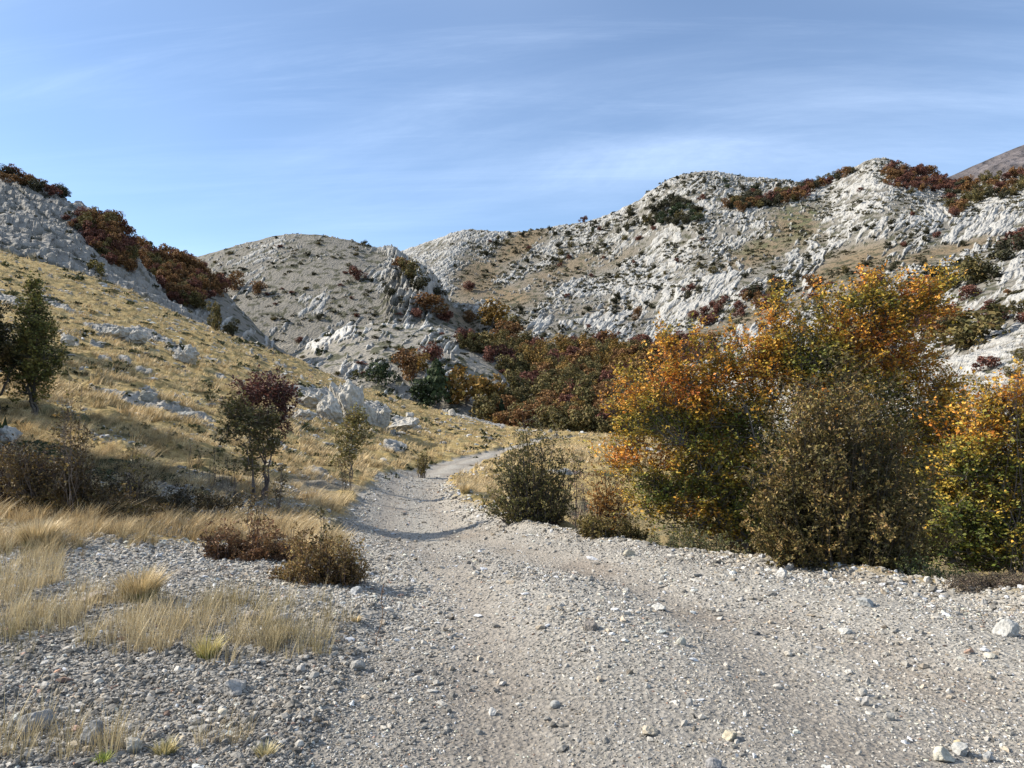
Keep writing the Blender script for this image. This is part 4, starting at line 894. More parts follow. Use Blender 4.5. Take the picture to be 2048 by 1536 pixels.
for (px, Y, lob, n, lab, sd_, col) in [
    (150, 9.4, [(140, 790, 24, 50)], 7, 'tall thin sapling with few curled leaves rising over the left thicket', 41, (.24, .17, .06)),
    (400, 14, [(390, 890, 16, 44)], 5, 'leftmost of three thin bare saplings in the grass left of the olive sapling', 42, (.16, .15, .05)),
    (432, 14, [(432, 900, 12, 40)], 5, 'middle one of three thin bare saplings left of the olive sapling', 43, (.16, .15, .05)),
    (466, 13.5, [(464, 920, 12, 44)], 6, 'right one of three thin bare saplings left of the olive sapling', 44, (.17, .14, .05)),
    (515, 8.3, [(520, 980, 22, 50)], 7, 'thin sapling rising out of the reddish bush left of the road', 45, (.20, .14, .05)),
    (560, 12.5, [(556, 960, 20, 44)], 10, 'thin brownish sapling right of the two thin trunks', 46, (.17, .13, .06)),
    (650, 7.2, [(645, 1040, 20, 50)], 5, 'dark thin sapling with a few leaves beside the left road edge', 47, (.10, .09, .03)),
    (240, 10.5, [(285, 900, 26, 30)], 6, 'thin olive sapling in the grass right of the left thicket', 48, (.18, .15, .05)),
    (695, 19, [(690, 930, 16, 30)], 10, 'bare twiggy bush at the foot of the yellow-green sapling', 49, (.18, .14, .07)),
    (2035, 9.0, [(2036, 720, 14, 60)], 6, 'thin bare stems rising above the tree at the right edge', 50, (.2, .15, .1))]:
    stem_shrub('thin_sapling', lab, 'sapling', ground_at(px, Y), Y, lob, n, .045, [(0, tuple(np.array(col) * .6)), (1, col)], sd_, (.15, .12, .10), .3, 20, .007, 5, tlo=.35, parts=('foliage', 'stem'))
RUST = [(0, (.08, .045, .022)), (.5, (.20, .105, .05)), (1, (.32, .20, .09))]
stem_shrub('rusty_bush', 'low reddish-brown bush in the rubble left of the road', 'bush', ground_at(490, 7.9), 7.9,
    [(480, 1090, 70, 30), (530, 1065, 44, 44), (440, 1080, 44, 44), (570, 1090, 50, 34), (475, 1140, 20, 26), (500, 1110, 70, 24), (600, 1110, 40, 26)], 190, .030, RUST, 51, (.16, .11, .09), .85, 44, .004, 6)
stem_shrub('rusty_bush', 'low golden-brown bush touching the left edge of the track', 'bush', ground_at(640, 6.9), 6.9,
    [(640, 1126, 80, 32), (590, 1140, 50, 26), (700, 1140, 34, 26), (620, 1080, 50, 34), (680, 1100, 40, 34)], 190, .028, [(0, (.11, .065, .022)), (.5, (.21, .13, .045)), (1, (.36, .26, .10))], 52, (.16, .11, .09), .85, 44, .004, 6)
# dead branches in the grass
acc = Acc(); g = np.random.default_rng(77); b0 = np.array(ground_at(272, 11.3)); A0, A1 = [], []
for i in range(26):
    p = g.normal(0, [.28, .12, .02]); p[2] = abs(p[2]); a = g.uniform(-.6, 3.7)
    for k in range(4):
        q = p + np.array([math.cos(a), g.normal(0, .4), g.uniform(-.1, .45) * (1 - k * .3)]) * g.uniform(.08, .16); A0.append(p); A1.append(q); p = q; a += g.normal(0, .4)
tubes(acc, A0, A1, .008, .005, (.14, .11, .085), 4)
tag(link('dead_branches', acc.mesh('dead_branches', M_bark), None, tuple(b0)), 'heap of dead grey-brown twigs lying in the grass right of the thicket', 'dead branches')
acc = Acc(); A0, A1 = [], []; p = np.array([0, 0, 0.])
for k in range(8):
    q = p + np.array([.012 * math.sin(k) + .006, 0, .052]); A0.append(p); A1.append(q); p = q
tubes(acc, A0, A1, .003, .0022, (.13, .08, .05), 4)
for k in range(12): tubes(acc, [A1[7 - k % 4]], [A1[7 - k % 4] + g.normal(0, .015, 3) + np.array([0, 0, .015])], .003, .001, (.20, .12, .07), 3)
tag(link('dry_stalk', acc.mesh('dry_stalk', M_bark), None, tuple(hit(752, 1290))), 'single dry brown stalk standing at the left edge of the track', 'dry stalk')

# ------------------------------------------------------------------ dark juniper mats on the grass slope
def mat_mesh(seed, n=520, col=((.018, .026, .010), (.05, .062, .022)), hgt=.5, ls=.11):
    g = np.random.default_rng(seed); a = g.uniform(0, 6.28, n); r = np.sqrt(g.random(n)); edge = 1 + .3 * noise(np.cos(a) * 1.4 + seed, np.sin(a) * 1.4, .3)
    P = np.stack([np.cos(a) * r * edge, np.sin(a) * r * edge * .7, g.random(n) ** .5 * hgt * (1 - r * r) + .02], -1)
    acc = Acc(); c_ = np.array(col[0]) + (np.array(col[1]) - np.array(col[0])) * g.random((n, 1)); leaves(acc, P, g.normal(size=(n, 3)) + np.array([0, 0, .8]), ls * 1.4, c_, g, .1)
    return acc.mesh('juniper_mat', M_farleaf)
JM = [mat_mesh(i) for i in range(4)] + [mat_mesh(9 + i, col=((.05, .055, .02), (.11, .11, .045))) for i in range(2)]
MATS = [(262, 705, 50, 1, 'broad dark green juniper mat below the long limestone hump'), (310, 718, 44, 0, 'dark green juniper mat left of the right-hand limestone hump'), (340, 735, 30, 2, 'small juniper mat under the right-hand limestone hump'),
    (215, 690, 26, 3, 'dark juniper clump under the long limestone hump'), (128, 705, 26, 0, 'dark juniper clump right of the olive tree'), (150, 520, 46, 1, 'long dark juniper strip at the foot of the grey slabs upper left'), (208, 565, 36, 2, 'dark juniper clump under the small yellow-green tree'),
    (228, 582, 22, 3, 'small dark juniper right below the small yellow-green tree'), (293, 648, 26, 0, 'dark juniper spot high on the golden slope'), (312, 655, 16, 1, 'tiny dark juniper beside the spot high on the slope'), (372, 668, 26, 2, 'flat juniper streak near the upper rim of the slope'),
    (410, 690, 22, 3, 'flat dark juniper streak near the rim right of the long one'), (432, 740, 22, 4, 'olive mat in the middle of the golden slope'), (620, 860, 44, 1, 'dark green juniper mat below the white outcrop'), (590, 855, 30, 2, 'dark juniper mat left below the white outcrop'),
    (330, 760, 16, 3, 'small dark juniper on the slope above the grey lichened lump'), (470, 735, 24, 5, 'olive juniper streak above the maroon tree'), (560, 745, 26, 4, 'olive juniper streak right above the maroon tree'), (700, 790, 30, 5, 'olive juniper mat right above the outcrop'),
    (780, 805, 26, 4, 'olive juniper streak along the slope crest'), (850, 845, 28, 5, 'olive juniper streak right of the flat ledge'), (900, 868, 22, 4, 'olive juniper spot above the road narrowing'), (865, 880, 16, 0, 'dark juniper dot above the road narrowing'), (945, 932, 14, 1, 'dark rock-like juniper at the road edge near the bend'),
    (255, 935, 100, 1, 'long dark green juniper mat right of the thicket'), (200, 950, 80, 0, 'dark juniper mat behind the thicket'), (330, 955, 60, 2, 'dark juniper mat end in the shade below the golden grass'), (90, 900, 110, 3, 'dark juniper mat above the left thicket'), (400, 985, 40, 5, 'olive mat in the rubble left of the saplings'),
    (170, 880, 26, 4, 'olive clump left of the tall thin sapling'), (1180, 880, 34, 4, 'olive mat on the grass right behind the olive bush'), (1165, 905, 26, 5, 'smaller olive mat on the grass right behind the olive bush'), (60, 650, 24, 4, 'olive mat on the slope left of the pointed tree'), (480, 770, 20, 0, 'dark juniper spot left above the maroon tree'),
    (20, 560, 30, 1, 'dark juniper strip near the left edge high on the slope'), (105, 600, 40, 0, 'dark juniper strip in the shadowed band high at the left'), (180, 622, 26, 5, 'olive mat high on the slope under the rock slabs'), (40, 545, 20, 3, 'small juniper high on the left slope'), (180, 640, 24, 2, 'dark low scrub patch above the long hump')]
stem_shrub('low_thicket', 'low dark brown thicket spreading right of the tall one toward the saplings', 'shrub', ground_at(300, 11.2), 11.2,
    [(290, 985, 90, 30), (380, 1000, 80, 26), (230, 960, 70, 40), (450, 1015, 60, 20)], 240, .034, [(0, (.025, .022, .012)), (.5, (.07, .055, .026)), (1, (.17, .12, .05))], 33, (.08, .065, .055), .95, 44, .005, 6)
for (px, py, w, k, lab) in MATS:
    p = hit(px, py, 8)
    if p is None: continue
    s = w / 2 * p[1] / FPX * 1.15
    o = link('juniper_mat', JM[k], None, tuple(p)); o.scale = (s, s * 1.2, min(.42, s * .45)); o.rotation_euler = (0, R(12), R(px % 40 - 20)); tag(o, lab, 'juniper')

# ------------------------------------------------------------------ distant trees
def far_tree_meshes(kind, seed, pal):
    """crown of leaf clumps about 1 m wide and 1 m tall (unit size), trunk under it"""
    g = np.random.default_rng(seed); cr = Acc(); tr = Acc()
    if kind == 'conifer':
        n = 1000; t = g.random(n) ** .8; a = g.uniform(0, 6.28, n); r = .40 * (1 - t) ** .75 * (.65 + .45 * g.random(n)) * (1 + .25 * np.cos(t * 34)) + .02
        P = np.stack([np.cos(a) * r, np.sin(a) * r, .07 + .93 * t], -1); D = np.stack([np.cos(a), np.sin(a), -.2 + 0 * a], -1); ls = .11
    else:
        nl = 13; c_ = g.normal(0, .19, (nl, 3)); c_[:, 2] = np.abs(g.normal(.47, .2, nl)).clip(.14, .78); rr_ = g.uniform(.13, .25, nl)
        n = 1150; i = g.integers(0, nl, n); d = g.normal(size=(n, 3)); d /= np.linalg.norm(d, axis=1, keepdims=True)
        P = c_[i] + d * rr_[i, None] * g.random((n, 1)) ** .25; P[:, 2] = np.maximum(P[:, 2], .03); D = d; ls = .10
        P = P[noise(P[:, 0] * 7 + seed, P[:, 1] * 7, P[:, 2] * 7) > -.35]; D = D[:len(P)]; n = len(P)
    tt = np.clip(.5 + 1.0 * fbm(P[:, 0] * 4 + seed, P[:, 1] * 4, P[:, 2] * 4, 2) + g.normal(0, .15, n), 0, 1)
    C0 = np.array([0, 0, .35]); nn = D * .8 + (P - C0) * 1.3 + g.normal(0, .38, P.shape); nn /= np.linalg.norm(nn, axis=1, keepdims=True)
    dd = np.cross(nn, g.normal(size=P.shape)); dd /= np.linalg.norm(dd, axis=1, keepdims=True)
    cr.add(*scatter(LEAF_V - np.array([.5, 0, 0]), LEAF_F, P, np.stack([dd, np.cross(nn, dd), nn], -1), np.repeat((ls * g.uniform(.7, 1.3, n))[:, None], 3, 1), pal_mix(pal, tt, g)[:, None, :]))
    if kind == 'conifer': tubes(tr, [(0, 0, -.1)], [(0, 0, .9)], .02, .005, (.12, .10, .085), 5)
    else:
        tubes(tr, [(0, 0, -.1)], [(.01, 0, .25)], .028, .02, (.15, .13, .115), 5)
        for k in range(5): tubes(tr, [(.01, 0, .22)], [tuple(c_[k])], .014, .005, (.15, .13, .115), 4)
    return cr.mesh('crown', M_farleaf), tr.mesh('trunk', M_bark)
PALS = {'russet': [(0, (.075, .04, .018)), (.5, (.18, .092, .036)), (1, (.27, .15, .055))], 'maroon': [(0, (.06, .026, .02)), (.5, (.15, .062, .044)), (1, (.22, .10, .065))],
    'orange': [(0, (.10, .065, .018)), (.5, (.235, .145, .038)), (1, (.34, .21, .055))], 'olive': [(0, (.05, .048, .018)), (.5, (.13, .105, .038)), (1, (.20, .155, .055))],
    'green': [(0, (.016, .028, .012)), (.5, (.04, .058, .024)), (1, (.075, .095, .04))], 'dark': [(0, (.022, .024, .012)), (.5, (.052, .05, .026)), (1, (.09, .08, .04))], 'yellow': [(0, (.11, .09, .03)), (1, (.26, .21, .07))]}
FT = {}
for c_i, (nm, pal) in enumerate(PALS.items()):
    FT[nm] = [far_tree_meshes('broad', 200 + c_i * 5 + j, pal) for j in range(3)]
FT['pine'] = [far_tree_meshes('conifer', 300 + j, PALS['green']) for j in range(2)]
counts = {}
def far_tree(p, w, h, colour, label, group=None, name=None, cat='tree', k=None, trunk=True):
    me = FT[colour][(k if k is not None else random.randrange(9)) % len(FT[colour])]
    nm = name or {'pine': 'pine_tree', 'green': 'pine_tree', 'dark': 'bush'}.get(colour, 'beech_tree')
    e = empty(nm, (p[0], p[1], p[2] - .04 * h), random.uniform(0, 6.28), (w, w, h)); tag(e, label, cat, group)
    link('crown', me[0], e)
    if trunk: link('trunk', me[1], e)
    return e
def pt(px, py, wpx, hpx, colour, label, ymin=40, group=None, **kw):
    p = hit(px, py, ymin)
    if p is None: return None
    s = p[1] / FPX
    return far_tree(p, wpx * s * 1.12, hpx * s * 1.12, colour, label, group, **kw)
NAMED = [(873, 808, 74, 82, 'pine', 'broad green pine in the middle of the wood edge below the knoll'), (840, 812, 50, 52, 'green', 'dark green pine mass left of the broad green pine'), (755, 772, 50, 48, 'green', 'dark round pine behind the grass slope crest, left of the maroon pair'),
    (815, 760, 56, 60, 'russet', 'red-brown tree left of the pair standing on the knoll side'), (868, 726, 44, 46, 'maroon', 'dark maroon tree right of the pair on the knoll side'), (840, 745, 40, 42, 'orange', 'orange-brown tree low between the maroon pair'), (932, 812, 92, 80, 'orange', 'broad golden-brown tree right of the green pine'),
    (985, 818, 60, 74, 'orange', 'golden-brown tree next to the broad one right of the pine'), (1030, 800, 60, 60, 'olive', 'olive-green tree on the right of the golden-brown pair'), (1003, 850, 24, 48, 'pine', 'small dark pine at the foot of the wood beside the grass'), (965, 705, 60, 44, 'olive', 'dark olive tree on the upper wood edge'),
    (930, 690, 44, 36, 'maroon', 'maroon tree at the upper end of the wood'), (985, 655, 70, 56, 'orange', 'golden tree row at the head of the valley'), (940, 645, 30, 24, 'russet', 'russet tree left of the golden row at the valley head'), (1030, 660, 50, 30, 'olive', 'olive tree right of the golden row'),
    (1020, 690, 60, 46, 'russet', 'russet tree below the golden row at the valley head'), (942, 582, 26, 22, 'maroon', 'lone maroon tree in the tan hollow between the hills'), (712, 560, 30, 30, 'maroon', 'lone maroon tree high on the rounded hill'), (516, 590, 32, 26, 'russet', 'lone russet tree at the foot of the rounded hill'),
    (470, 580, 36, 36, 'russet', 'russet tree left of the lone one at the hill foot'), (430, 500, 36, 24, 'dark', 'dark bush left on the skyline saddle'), (438, 498, 30, 22, 'green', 'dark green round bush on the skyline saddle'), (412, 500, 24, 18, 'dark', 'small dark bush at the left end of the saddle'),
    (506, 476, 12, 12, 'dark', 'tiny bush alone on the skyline of the rounded hill'), (192, 548, 36, 34, 'yellow', 'small yellow-green tree at the edge of the grey slabs'), (430, 662, 30, 60, 'olive', 'slim olive tree behind the grass rim'), (395, 618, 40, 32, 'olive', 'olive tree at the bottom of the red wood'), (462, 672, 30, 36, 'dark', 'dark shrub beside the slim olive tree'),
    (820, 560, 44, 44, 'olive', 'olive tree among the crags right of the rounded hill'), (805, 545, 44, 34, 'russet', 'russet tree at the top of the crags'), (860, 625, 66, 36, 'russet', 'rust red tree at the foot of the crags'), (835, 635, 30, 20, 'maroon', 'maroon bush at the left foot of the crags'), (875, 600, 30, 30, 'dark', 'dark tree on the right side of the crags'),
    (780, 595, 24, 26, 'dark', 'dark tree left of the white crag face'), (895, 645, 36, 30, 'maroon', 'maroon bush right below the crags'), (845, 580, 40, 30, 'dark', 'dark tree in the middle of the crags'), (1220, 870, 60, 70, 'maroon', 'dark red tree beside the large orange beech'), (1255, 850, 44, 60, 'russet', 'red tree partly behind the left edge of the large beech'),
    (1160, 870, 70, 50, 'olive', 'greyish olive bush at the near foot of the wood'), (1100, 860, 60, 60, 'russet', 'russet tree at the near foot of the wood behind the olive bush'), (1070, 850, 46, 56, 'olive', 'brown-olive tree directly above the olive bush'), (640, 640, 16, 16, 'dark', 'small dark bush at the foot of the rounded hill'), (637, 710, 10, 14, 'green', 'tiny conifer at the little track'),
    (600, 686, 14, 12, 'maroon', 'tiny maroon bush on the little track'), (730, 490, 12, 10, 'dark', 'tiny dark bush near the right shoulder of the rounded hill'), (992, 490, 12, 12, 'dark', 'tiny bush in the rocks of the far saddle'), (1880, 580, 110, 60, 'dark', 'dark green bush mass on the slope above the right tree'), (1950, 570, 60, 60, 'olive', 'round olive tree high at the right'),
    (1870, 655, 100, 50, 'maroon', 'maroon bush behind the top of the large beech'), (1930, 700, 130, 90, 'olive', 'broad olive bush behind the right edge of the large beech'), (1890, 690, 80, 80, 'russet', 'russet tree behind the right flank of the large beech'), (1985, 650, 60, 44, 'maroon', 'dark red bush above the white slab at the right'),
    (2010, 520, 60, 50, 'dark', 'grey-brown bush at the right edge high on the slope'), (2040, 500, 50, 50, 'maroon', 'brownish-red bush at the right edge'), (1750, 565, 44, 26, 'dark', 'dark bush just above the top of the large beech'), (1985, 560, 50, 40, 'dark', 'dark thin bush right of the round olive tree'),
    (1380, 585, 22, 20, 'maroon', 'small maroon tree on the white slope above the wood'), (1275, 640, 20, 26, 'russet', 'small rust coloured tree low on the white slope')]
for i, (px, py, w, h, c_, lab) in enumerate(NAMED):
    pt(px, py, w, h, c_, lab, ymin=60 if py < 780 else 96, k=i, cat='bush' if 'bush' in lab else 'tree', name='bush' if 'bush' in lab else None)
import bisect
ORD = ['first', 'second', 'third', 'fourth', 'fifth', 'sixth', 'seventh', 'eighth', 'ninth', 'tenth', 'eleventh', 'twelfth', 'thirteenth', 'fourteenth', 'fifteenth', 'sixteenth', 'seventeenth', 'eighteenth', 'nineteenth', 'twentieth'] + ['twenty-' + w_ for w_ in ('first', 'second', 'third', 'fourth', 'fifth', 'sixth', 'seventh', 'eighth', 'ninth')] + ['farther on'] * 200
def region(n, pxr, pyr, test, wr, cols, lab, group, ymin, seed, hw=1.0, mind=.8, name=None, cat='tree', trunk=True, lay=None):
    g = np.random.default_rng(seed); done = []; made = []; k = 0; tries = 0
    while k < n and tries < n * 40:
        tries += 1
        px = g.uniform(*pxr); py = g.uniform(*pyr)
        if not test(px, py): continue
        w = g.uniform(*(wr(px, py) if callable(wr) else wr))
        if any(abs(px - a) < mind * (w + c_) / 2 and abs(py - b) < mind * (w + c_) / 3.4 for a, b, c_ in done): continue
        p = hit(px, py, ymin)
        if p is None: continue
        if lay is not None and LID[int(np.clip(Yr.searchsorted(p[1]), 0, NR - 1)), int(np.clip(W.searchsorted(p[0] / (p[1] + 4)), 0, NW - 1))] not in lay: continue
        done.append((px, py, w)); s = p[1] / FPX; c_ = cols[g.integers(len(cols))]
        e = far_tree(p, w * s, w * s * hw * g.uniform(.8, 1.15), c_, lab % WORD[c_], group % WORD[c_], trunk=trunk, name=name, cat=cat); k += 1
        made.append((c_, px, py, e))
    pys = sorted(m_[2] for m_ in made); nrow = 1 if len(made) < 10 else 3 if len(made) < 60 else 5
    RW = {1: [''], 3: ['upper', 'middle', 'lower'], 5: ['topmost', 'upper', 'middle', 'lower', 'lowest']}[nrow]
    for c_ in set(m_[0] for m_ in made):
        for r_ in range(nrow):
            row = sorted([m_ for m_ in made if m_[0] == c_ and min(nrow - 1, bisect.bisect_left(pys, m_[2]) * nrow // max(1, len(pys))) == r_], key=lambda m_: m_[1])
            for i, m_ in enumerate(row):
                o_ = 'only' if len(row) == 1 else 'leftmost' if i == 0 else 'rightmost' if i == len(row) - 1 else ORD[i] + ' from the left'
                w_ = (lab % WORD[c_])
                adj = WORD[c_]; rest = w_.split(adj + ' ', 1)[1]
                m_[3]['label'] = ('%s %s %s' % (adj, rest, ', ' + o_ + (' in the %s row' % RW[r_] if RW[r_] else ''))).replace(' ,', ',')
    return k
WORD = {'russet': 'russet', 'maroon': 'dark maroon', 'orange': 'golden-brown', 'olive': 'olive-green', 'green': 'dark green', 'dark': 'grey-green', 'pine': 'green', 'yellow': 'yellowish'}
inpoly = lambda poly: (lambda x, y: sum(((poly[i][1] > y) != (poly[i - 1][1] > y)) and (x < (poly[i - 1][0] - poly[i][0]) * (y - poly[i][1]) / (poly[i - 1][1] - poly[i][1]) + poly[i][0]) for i in range(len(poly))) % 2 == 1)
P1 = inpoly([(165, 478), (250, 486), (330, 508), (395, 530), (440, 570), (450, 585), (380, 620), (330, 600), (270, 560), (210, 520)])
region(160, (160, 455), (470, 625), P1, (26, 42), ['russet', 'maroon', 'russet', 'maroon', 'russet', 'olive'], "%s tree of the left wood", '%s trees of the left wood', 130, 1, 1.0, .40, lay=(3,), name='broadleaf_tree')
P1b = inpoly([(160, 440), (228, 440), (262, 482), (266, 545), (220, 530), (180, 490)])
region(60, (155, 270), (435, 550), P1b, (24, 38), ['russet', 'maroon', 'russet', 'maroon', 'olive'], '%s tree of the upper left wood', '%s trees of the upper left wood', 126, 21, 1.0, .38, lay=(2, 1), name='broadleaf_tree')
P2 = inpoly([(905, 690), (1000, 690), (1100, 705), (1240, 705), (1340, 730), (1400, 880), (1250, 880), (1120, 878), (1000, 868), (960, 845), (1020, 820), (1050, 780), (1000, 740), (960, 710)])
region(210, (900, 1420), (690, 885), P2, lambda px, py: (28 + (py - 690) * .11, 44 + (py - 690) * .15), ['russet', 'orange', 'olive', 'russet', 'olive', 'orange', 'olive', 'maroon', 'russet', 'orange', 'olive'], '%s tree of the valley wood', '%s trees of the valley wood', 100, 2, 1.0, .38, name='beech_tree')
region(28, (1150, 1420), (690, 730), lambda x, y: True, (30, 46), ['maroon', 'maroon', 'russet'], "%s tree on the valley wood rim", '%s trees on the upper wood rim', 120, 12, .9, .4)
P3 = inpoly([(1450, 415), (1500, 398), (1560, 392), (1625, 372), (1700, 340), (1700, 352), (1640, 376), (1600, 400), (1540, 415), (1480, 425)])
region(56, (1440, 1710), (335, 430), P3, (16, 27), ['russet', 'dark', 'maroon', 'olive'], "%s tree below the skyline notch", '%s trees in the skyline notch', 250, 3, .9, .36, name='small_tree')
P4 = inpoly([(1765, 345), (1800, 335), (1880, 355), (1920, 368), (1900, 382), (1820, 385), (1775, 372)])
region(40, (1760, 1930), (330, 390), P4, (18, 28), ['maroon', 'russet', 'maroon'], "%s tree right of the summit", '%s trees right of the summit', 250, 4, .85, .36, name='small_tree')
P5 = inpoly([(1900, 375), (1950, 365), (2048, 345), (2060, 380), (2000, 400), (1940, 410), (1910, 440), (1890, 430)])
region(40, (1890, 2060), (340, 450), P5, (20, 32), ['maroon', 'russet', 'olive', 'dark'], "%s tree in the upper right corner", '%s trees of the upper right corner', 200, 5, .85, .38, name='small_tree')
P6 = inpoly([(1300, 430), (1340, 400), (1400, 420), (1400, 450), (1330, 455), (1290, 448)])
region(24, (1280, 1410), (395, 460), P6, (20, 32), ['dark', 'olive', 'dark', 'green'], "%s bush below the left summit", '%s bushes below the left summit', 250, 6, .8, .45, name='bush', cat='bush')
region(22, (0, 135), (335, 410), lambda x, y: 343 + .28 * x < y < 362 + x * .30, (22, 34), ['maroon', 'russet', 'dark'], "%s tree on the left skyline", '%s trees on the upper left skyline', 130, 7, .9, .4, name='small_tree')
region(6, (115, 185), (440, 475), lambda x, y: True, (16, 24), ['maroon', 'dark', 'russet'], "%s tree in the left rock notch", '%s trees in the rock notch', 125, 8, .9, .4)
region(120, (1000, 1980), (380, 690), lambda x, y: y > 760 - .30 * (x - 700) + 0 * x - 160, (11, 22), ['dark', 'olive', 'dark', 'dark', 'maroon'], "%s bush on the white mountain", '%s bushes dotted on the white mountain side', 100, 9, .8, .8, name='bush', cat='bush', trunk=False)
region(46, (900, 1420), (400, 560), lambda x, y: True, (10, 18), ['dark', 'dark', 'olive', 'maroon'], "%s bush on the mountain's left flank", '%s bushes on the left part of the mountain', 250, 10, .8, .8, name='bush', cat='bush', trunk=False)
region(26, (1380, 1560), (560, 650), lambda x, y: abs(y - (660 - (x - 1380) * .45)) < 26, (16, 28), ['maroon', 'maroon', 'russet'], "%s tree of the reddish row", '%s trees of the reddish row', 150, 11, .9, .4)
region(42, (430, 900), (470, 690), lambda x, y: True, (10, 17), ['dark', 'olive', 'dark', 'maroon'], "%s bush on the rounded hill", '%s bushes on the rounded hill', 200, 13, .5, 1.0, name='bush', cat='bush', trunk=False, lay=(4,))
region(30, (560, 1040), (650, 780), lambda x, y: True, (14, 26), ['dark', 'green', 'olive', 'maroon'], "%s bush on the pale knoll", '%s bushes on the knoll', 110, 14, .4, 1.0, name='bush', cat='bush', trunk=False, lay=(5,))
region(24, (1000, 1560), (330, 470), lambda x, y: True, (9, 14), ['dark', 'green', 'dark'], "%s shrub near the skyline", '%s shrubs near the skyline', 430, 15, 1.1, .9, name='shrub', cat='shrub', trunk=False)
region(46, (1500, 2048), (560, 760), lambda x, y: True, (22, 50), ['olive', 'russet', 'maroon', 'dark'], "%s bush behind the large beech", '%s bushes at the mountain foot', 40, 16, .8, .7, name='bush', cat='bush', lay=(7,))

# unseen trees added left of the picture's edge to cast shade on slope and thicket
for i, (x_, y_, w_, h_, c_, lab) in enumerate([(-12.6, 12.9, 3.0, 5.9, 'olive', 'unseen shade-casting olive tree just outside the left edge, level with the thicket'), (-14.8, 13.6, 4.0, 7.2, 'orange', 'unseen shade-casting golden-brown tree farther left behind the olive one'),
        (-18.8, 20.9, 4.0, 7.4, 'olive', 'unseen shade-casting large olive tree outside the left edge up the slope'), (-13.6, 11.6, 3.6, 6.0, 'russet', 'unseen shade-casting russet tree outside the left edge nearest the viewer'), (-32, 37, 7, 9, 'olive', 'unseen shade-casting olive tree outside the left edge high on the slope'),
        (-13.4, 13.3, 3.4, 6.2, 'green', 'unseen shade-casting dark pine outside the left edge level with the thicket'), (-15.6, 12.4, 4.0, 7.0, 'green', 'unseen shade-casting taller dark pine outside the left edge behind the thicket'), (-19.5, 20.2, 4.6, 7.6, 'green', 'unseen shade-casting tall dark pine outside the left edge up the slope'), (-17.9, 19.6, 3.4, 5.0, 'russet', 'unseen shade-casting russet tree outside the left edge up the slope')]):
    far_tree((x_, y_, float(H(x_, y_))), w_, h_, c_, lab, None, k=i)
WD2 = ['second', 'third', 'fourth', 'fifth', 'sixth', 'seventh', 'eighth', 'ninth', 'tenth']
for i, (x_, y_, w_, h_) in enumerate([(-12.0, 13.3, 2.8, 5.0), (-12.9, 12.6, 3.4, 5.8), (-13.8, 14.2, 3.6, 6.6), (-11.8, 12.0, 2.8, 4.6), (-14.8, 13.0, 4.2, 7.2), (-16.8, 13.6, 4.4, 8.0), (-13.4, 12.2, 3.8, 6.4)]):
    far_tree((x_, y_, float(H(x_, y_))), w_, h_, 'green' if i % 2 else 'olive', '%s unseen shade-casting tree of the dense row outside the left edge beside the thicket' % WD2[i], None, k=i)
far_tree((-11.7, 14.6, float(H(-11.7, 14.6))), 2.6, 6.2, 'green', 'unseen shade-casting slim dark tree just outside the left edge behind the thicket', None, k=1)  # unseen, added to lay its shade across the road
for i, (x_, y_, w_, h_) in enumerate([(-19.2, 21.6, 3.8, 5.5), (-19.4, 21.6, 4.6, 7.0), (-21.0, 20.8, 5.0, 9.0), (-18.4, 19.4, 4.0, 6.0), (-23.5, 22.0, 5.0, 9.5)]):
    far_tree((x_, y_, float(H(x_, y_))), w_, h_, 'green' if i % 2 else 'olive', '%s unseen shade-casting tree of the upper row outside the left edge on the slope' % WD2[i], None, k=i)
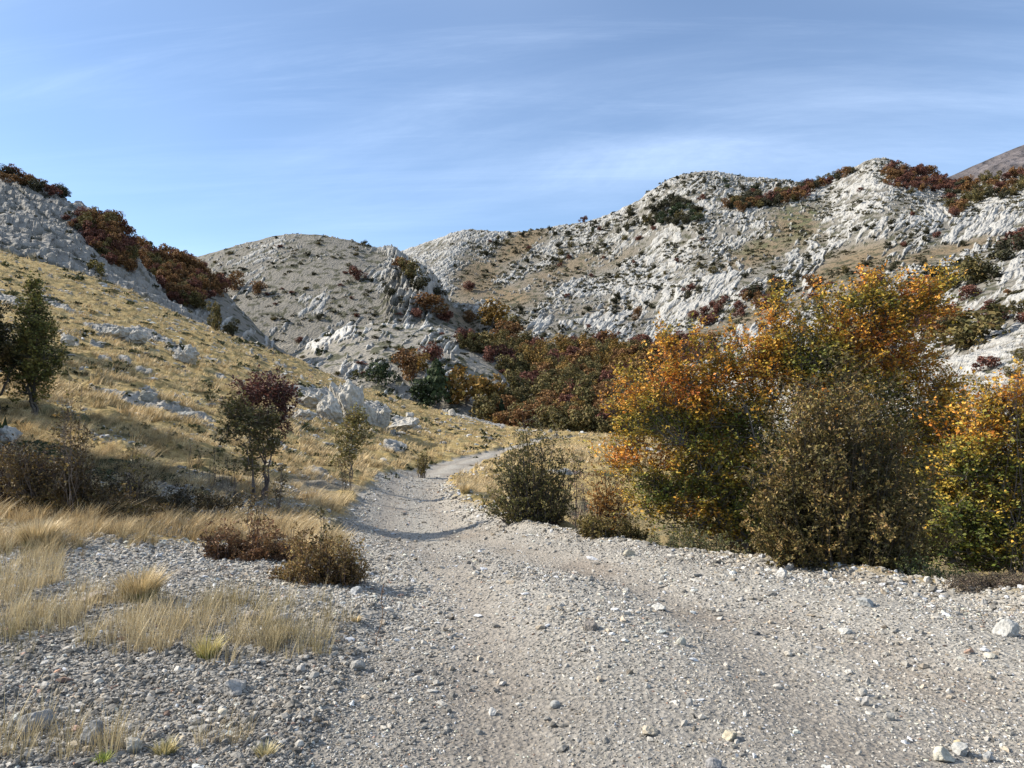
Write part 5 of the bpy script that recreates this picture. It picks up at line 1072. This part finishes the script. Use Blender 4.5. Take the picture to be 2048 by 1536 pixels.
# ------------------------------------------------------------------ low scrub speckling the far slopes (stuff)
g = np.random.default_rng(404)
def scrub_cloud(n, pxr, pyr, lay, wpx, col0, col1, label, ymin, seed, dens=None):
    g = np.random.default_rng(seed); P = []; S_ = []
    px = g.uniform(*pxr, n); py = g.uniform(*pyr, n)
    for a, b in zip(px, py):
        if dens is not None and noise(a / 60., b / 30., seed * 1.3) < dens * g.uniform(-1, 1): continue
        p = hit(a, b, ymin)
        if p is None: continue
        r0_ = int(np.clip(Yr.searchsorted(p[1]), 0, NR - 1)); c0_ = int(np.clip(W.searchsorted(p[0] / (p[1] + 4)), 0, NW - 1))
        if LID[r0_, c0_] not in lay: continue
        P.append(p); S_.append(g.uniform(*wpx) * p[1] / FPX)
    P = np.array(P); S_ = np.array(S_); n = len(P); m = 16
    a = g.uniform(0, 6.28, (n, m)); r = np.sqrt(g.random((n, m)))
    Q = P[:, None] + np.stack([np.cos(a) * r * S_[:, None] * .5, np.sin(a) * r * S_[:, None] * .4, g.random((n, m)) * (1.1 - r) * S_[:, None] * .42], -1)
    acc = Acc(); c_ = np.array(col0) + (np.array(col1) - np.array(col0)) * g.random((n, 1, 1)) * np.ones((n, m, 1)); c_ = c_ * g.uniform(.7, 1.3, (n, m, 1))
    sz = np.repeat(S_ * .42, m); pos = Q.reshape(-1, 3)
    d = g.normal(size=pos.shape); d /= np.linalg.norm(d, axis=1, keepdims=True); nn = np.cross(d, g.normal(size=pos.shape)); nn /= np.linalg.norm(nn, axis=1, keepdims=True)
    rot = np.stack([d, np.cross(nn, d), nn], -1)
    acc.add(*scatter(LEAF_V - np.array([.5, 0, 0]), LEAF_F, pos, rot, np.stack([sz] * 3, -1), c_.reshape(-1, 1, 3)))
    tag(link('low_scrub', acc.mesh('low_scrub', M_farleaf)), label, 'scrub', None, 'stuff')
scrub_cloud(8500, (900, 2048), (320, 720), (7,), (4, 13), (.028, .03, .014), (.10, .085, .045), 'dark low scrub speckled over the white mountain side', 120, 61, .15)
scrub_cloud(900, (400, 980), (455, 700), (4,), (6, 14), (.03, .033, .016), (.085, .07, .035), 'dark cushions of scrub dotted over the rounded scree hill', 200, 62, .1)
scrub_cloud(260, (560, 1060), (640, 790), (5, 6), (8, 22), (.03, .036, .016), (.09, .085, .035), 'dark cushions of scrub on the pale stony knoll', 110, 63, .1)
scrub_cloud(1500, (0, 1010), (500, 960), (0,), (7, 24), (.022, .028, .012), (.08, .08, .03), 'low green and brown scrub between the tussocks of the grass slope', 14, 64, .2)
scrub_cloud(160, (0, 420), (340, 650), (1, 2), (7, 18), (.02, .024, .012), (.07, .06, .03), 'dark scrub in the clefts of the grey left ridge', 80, 65, .1)
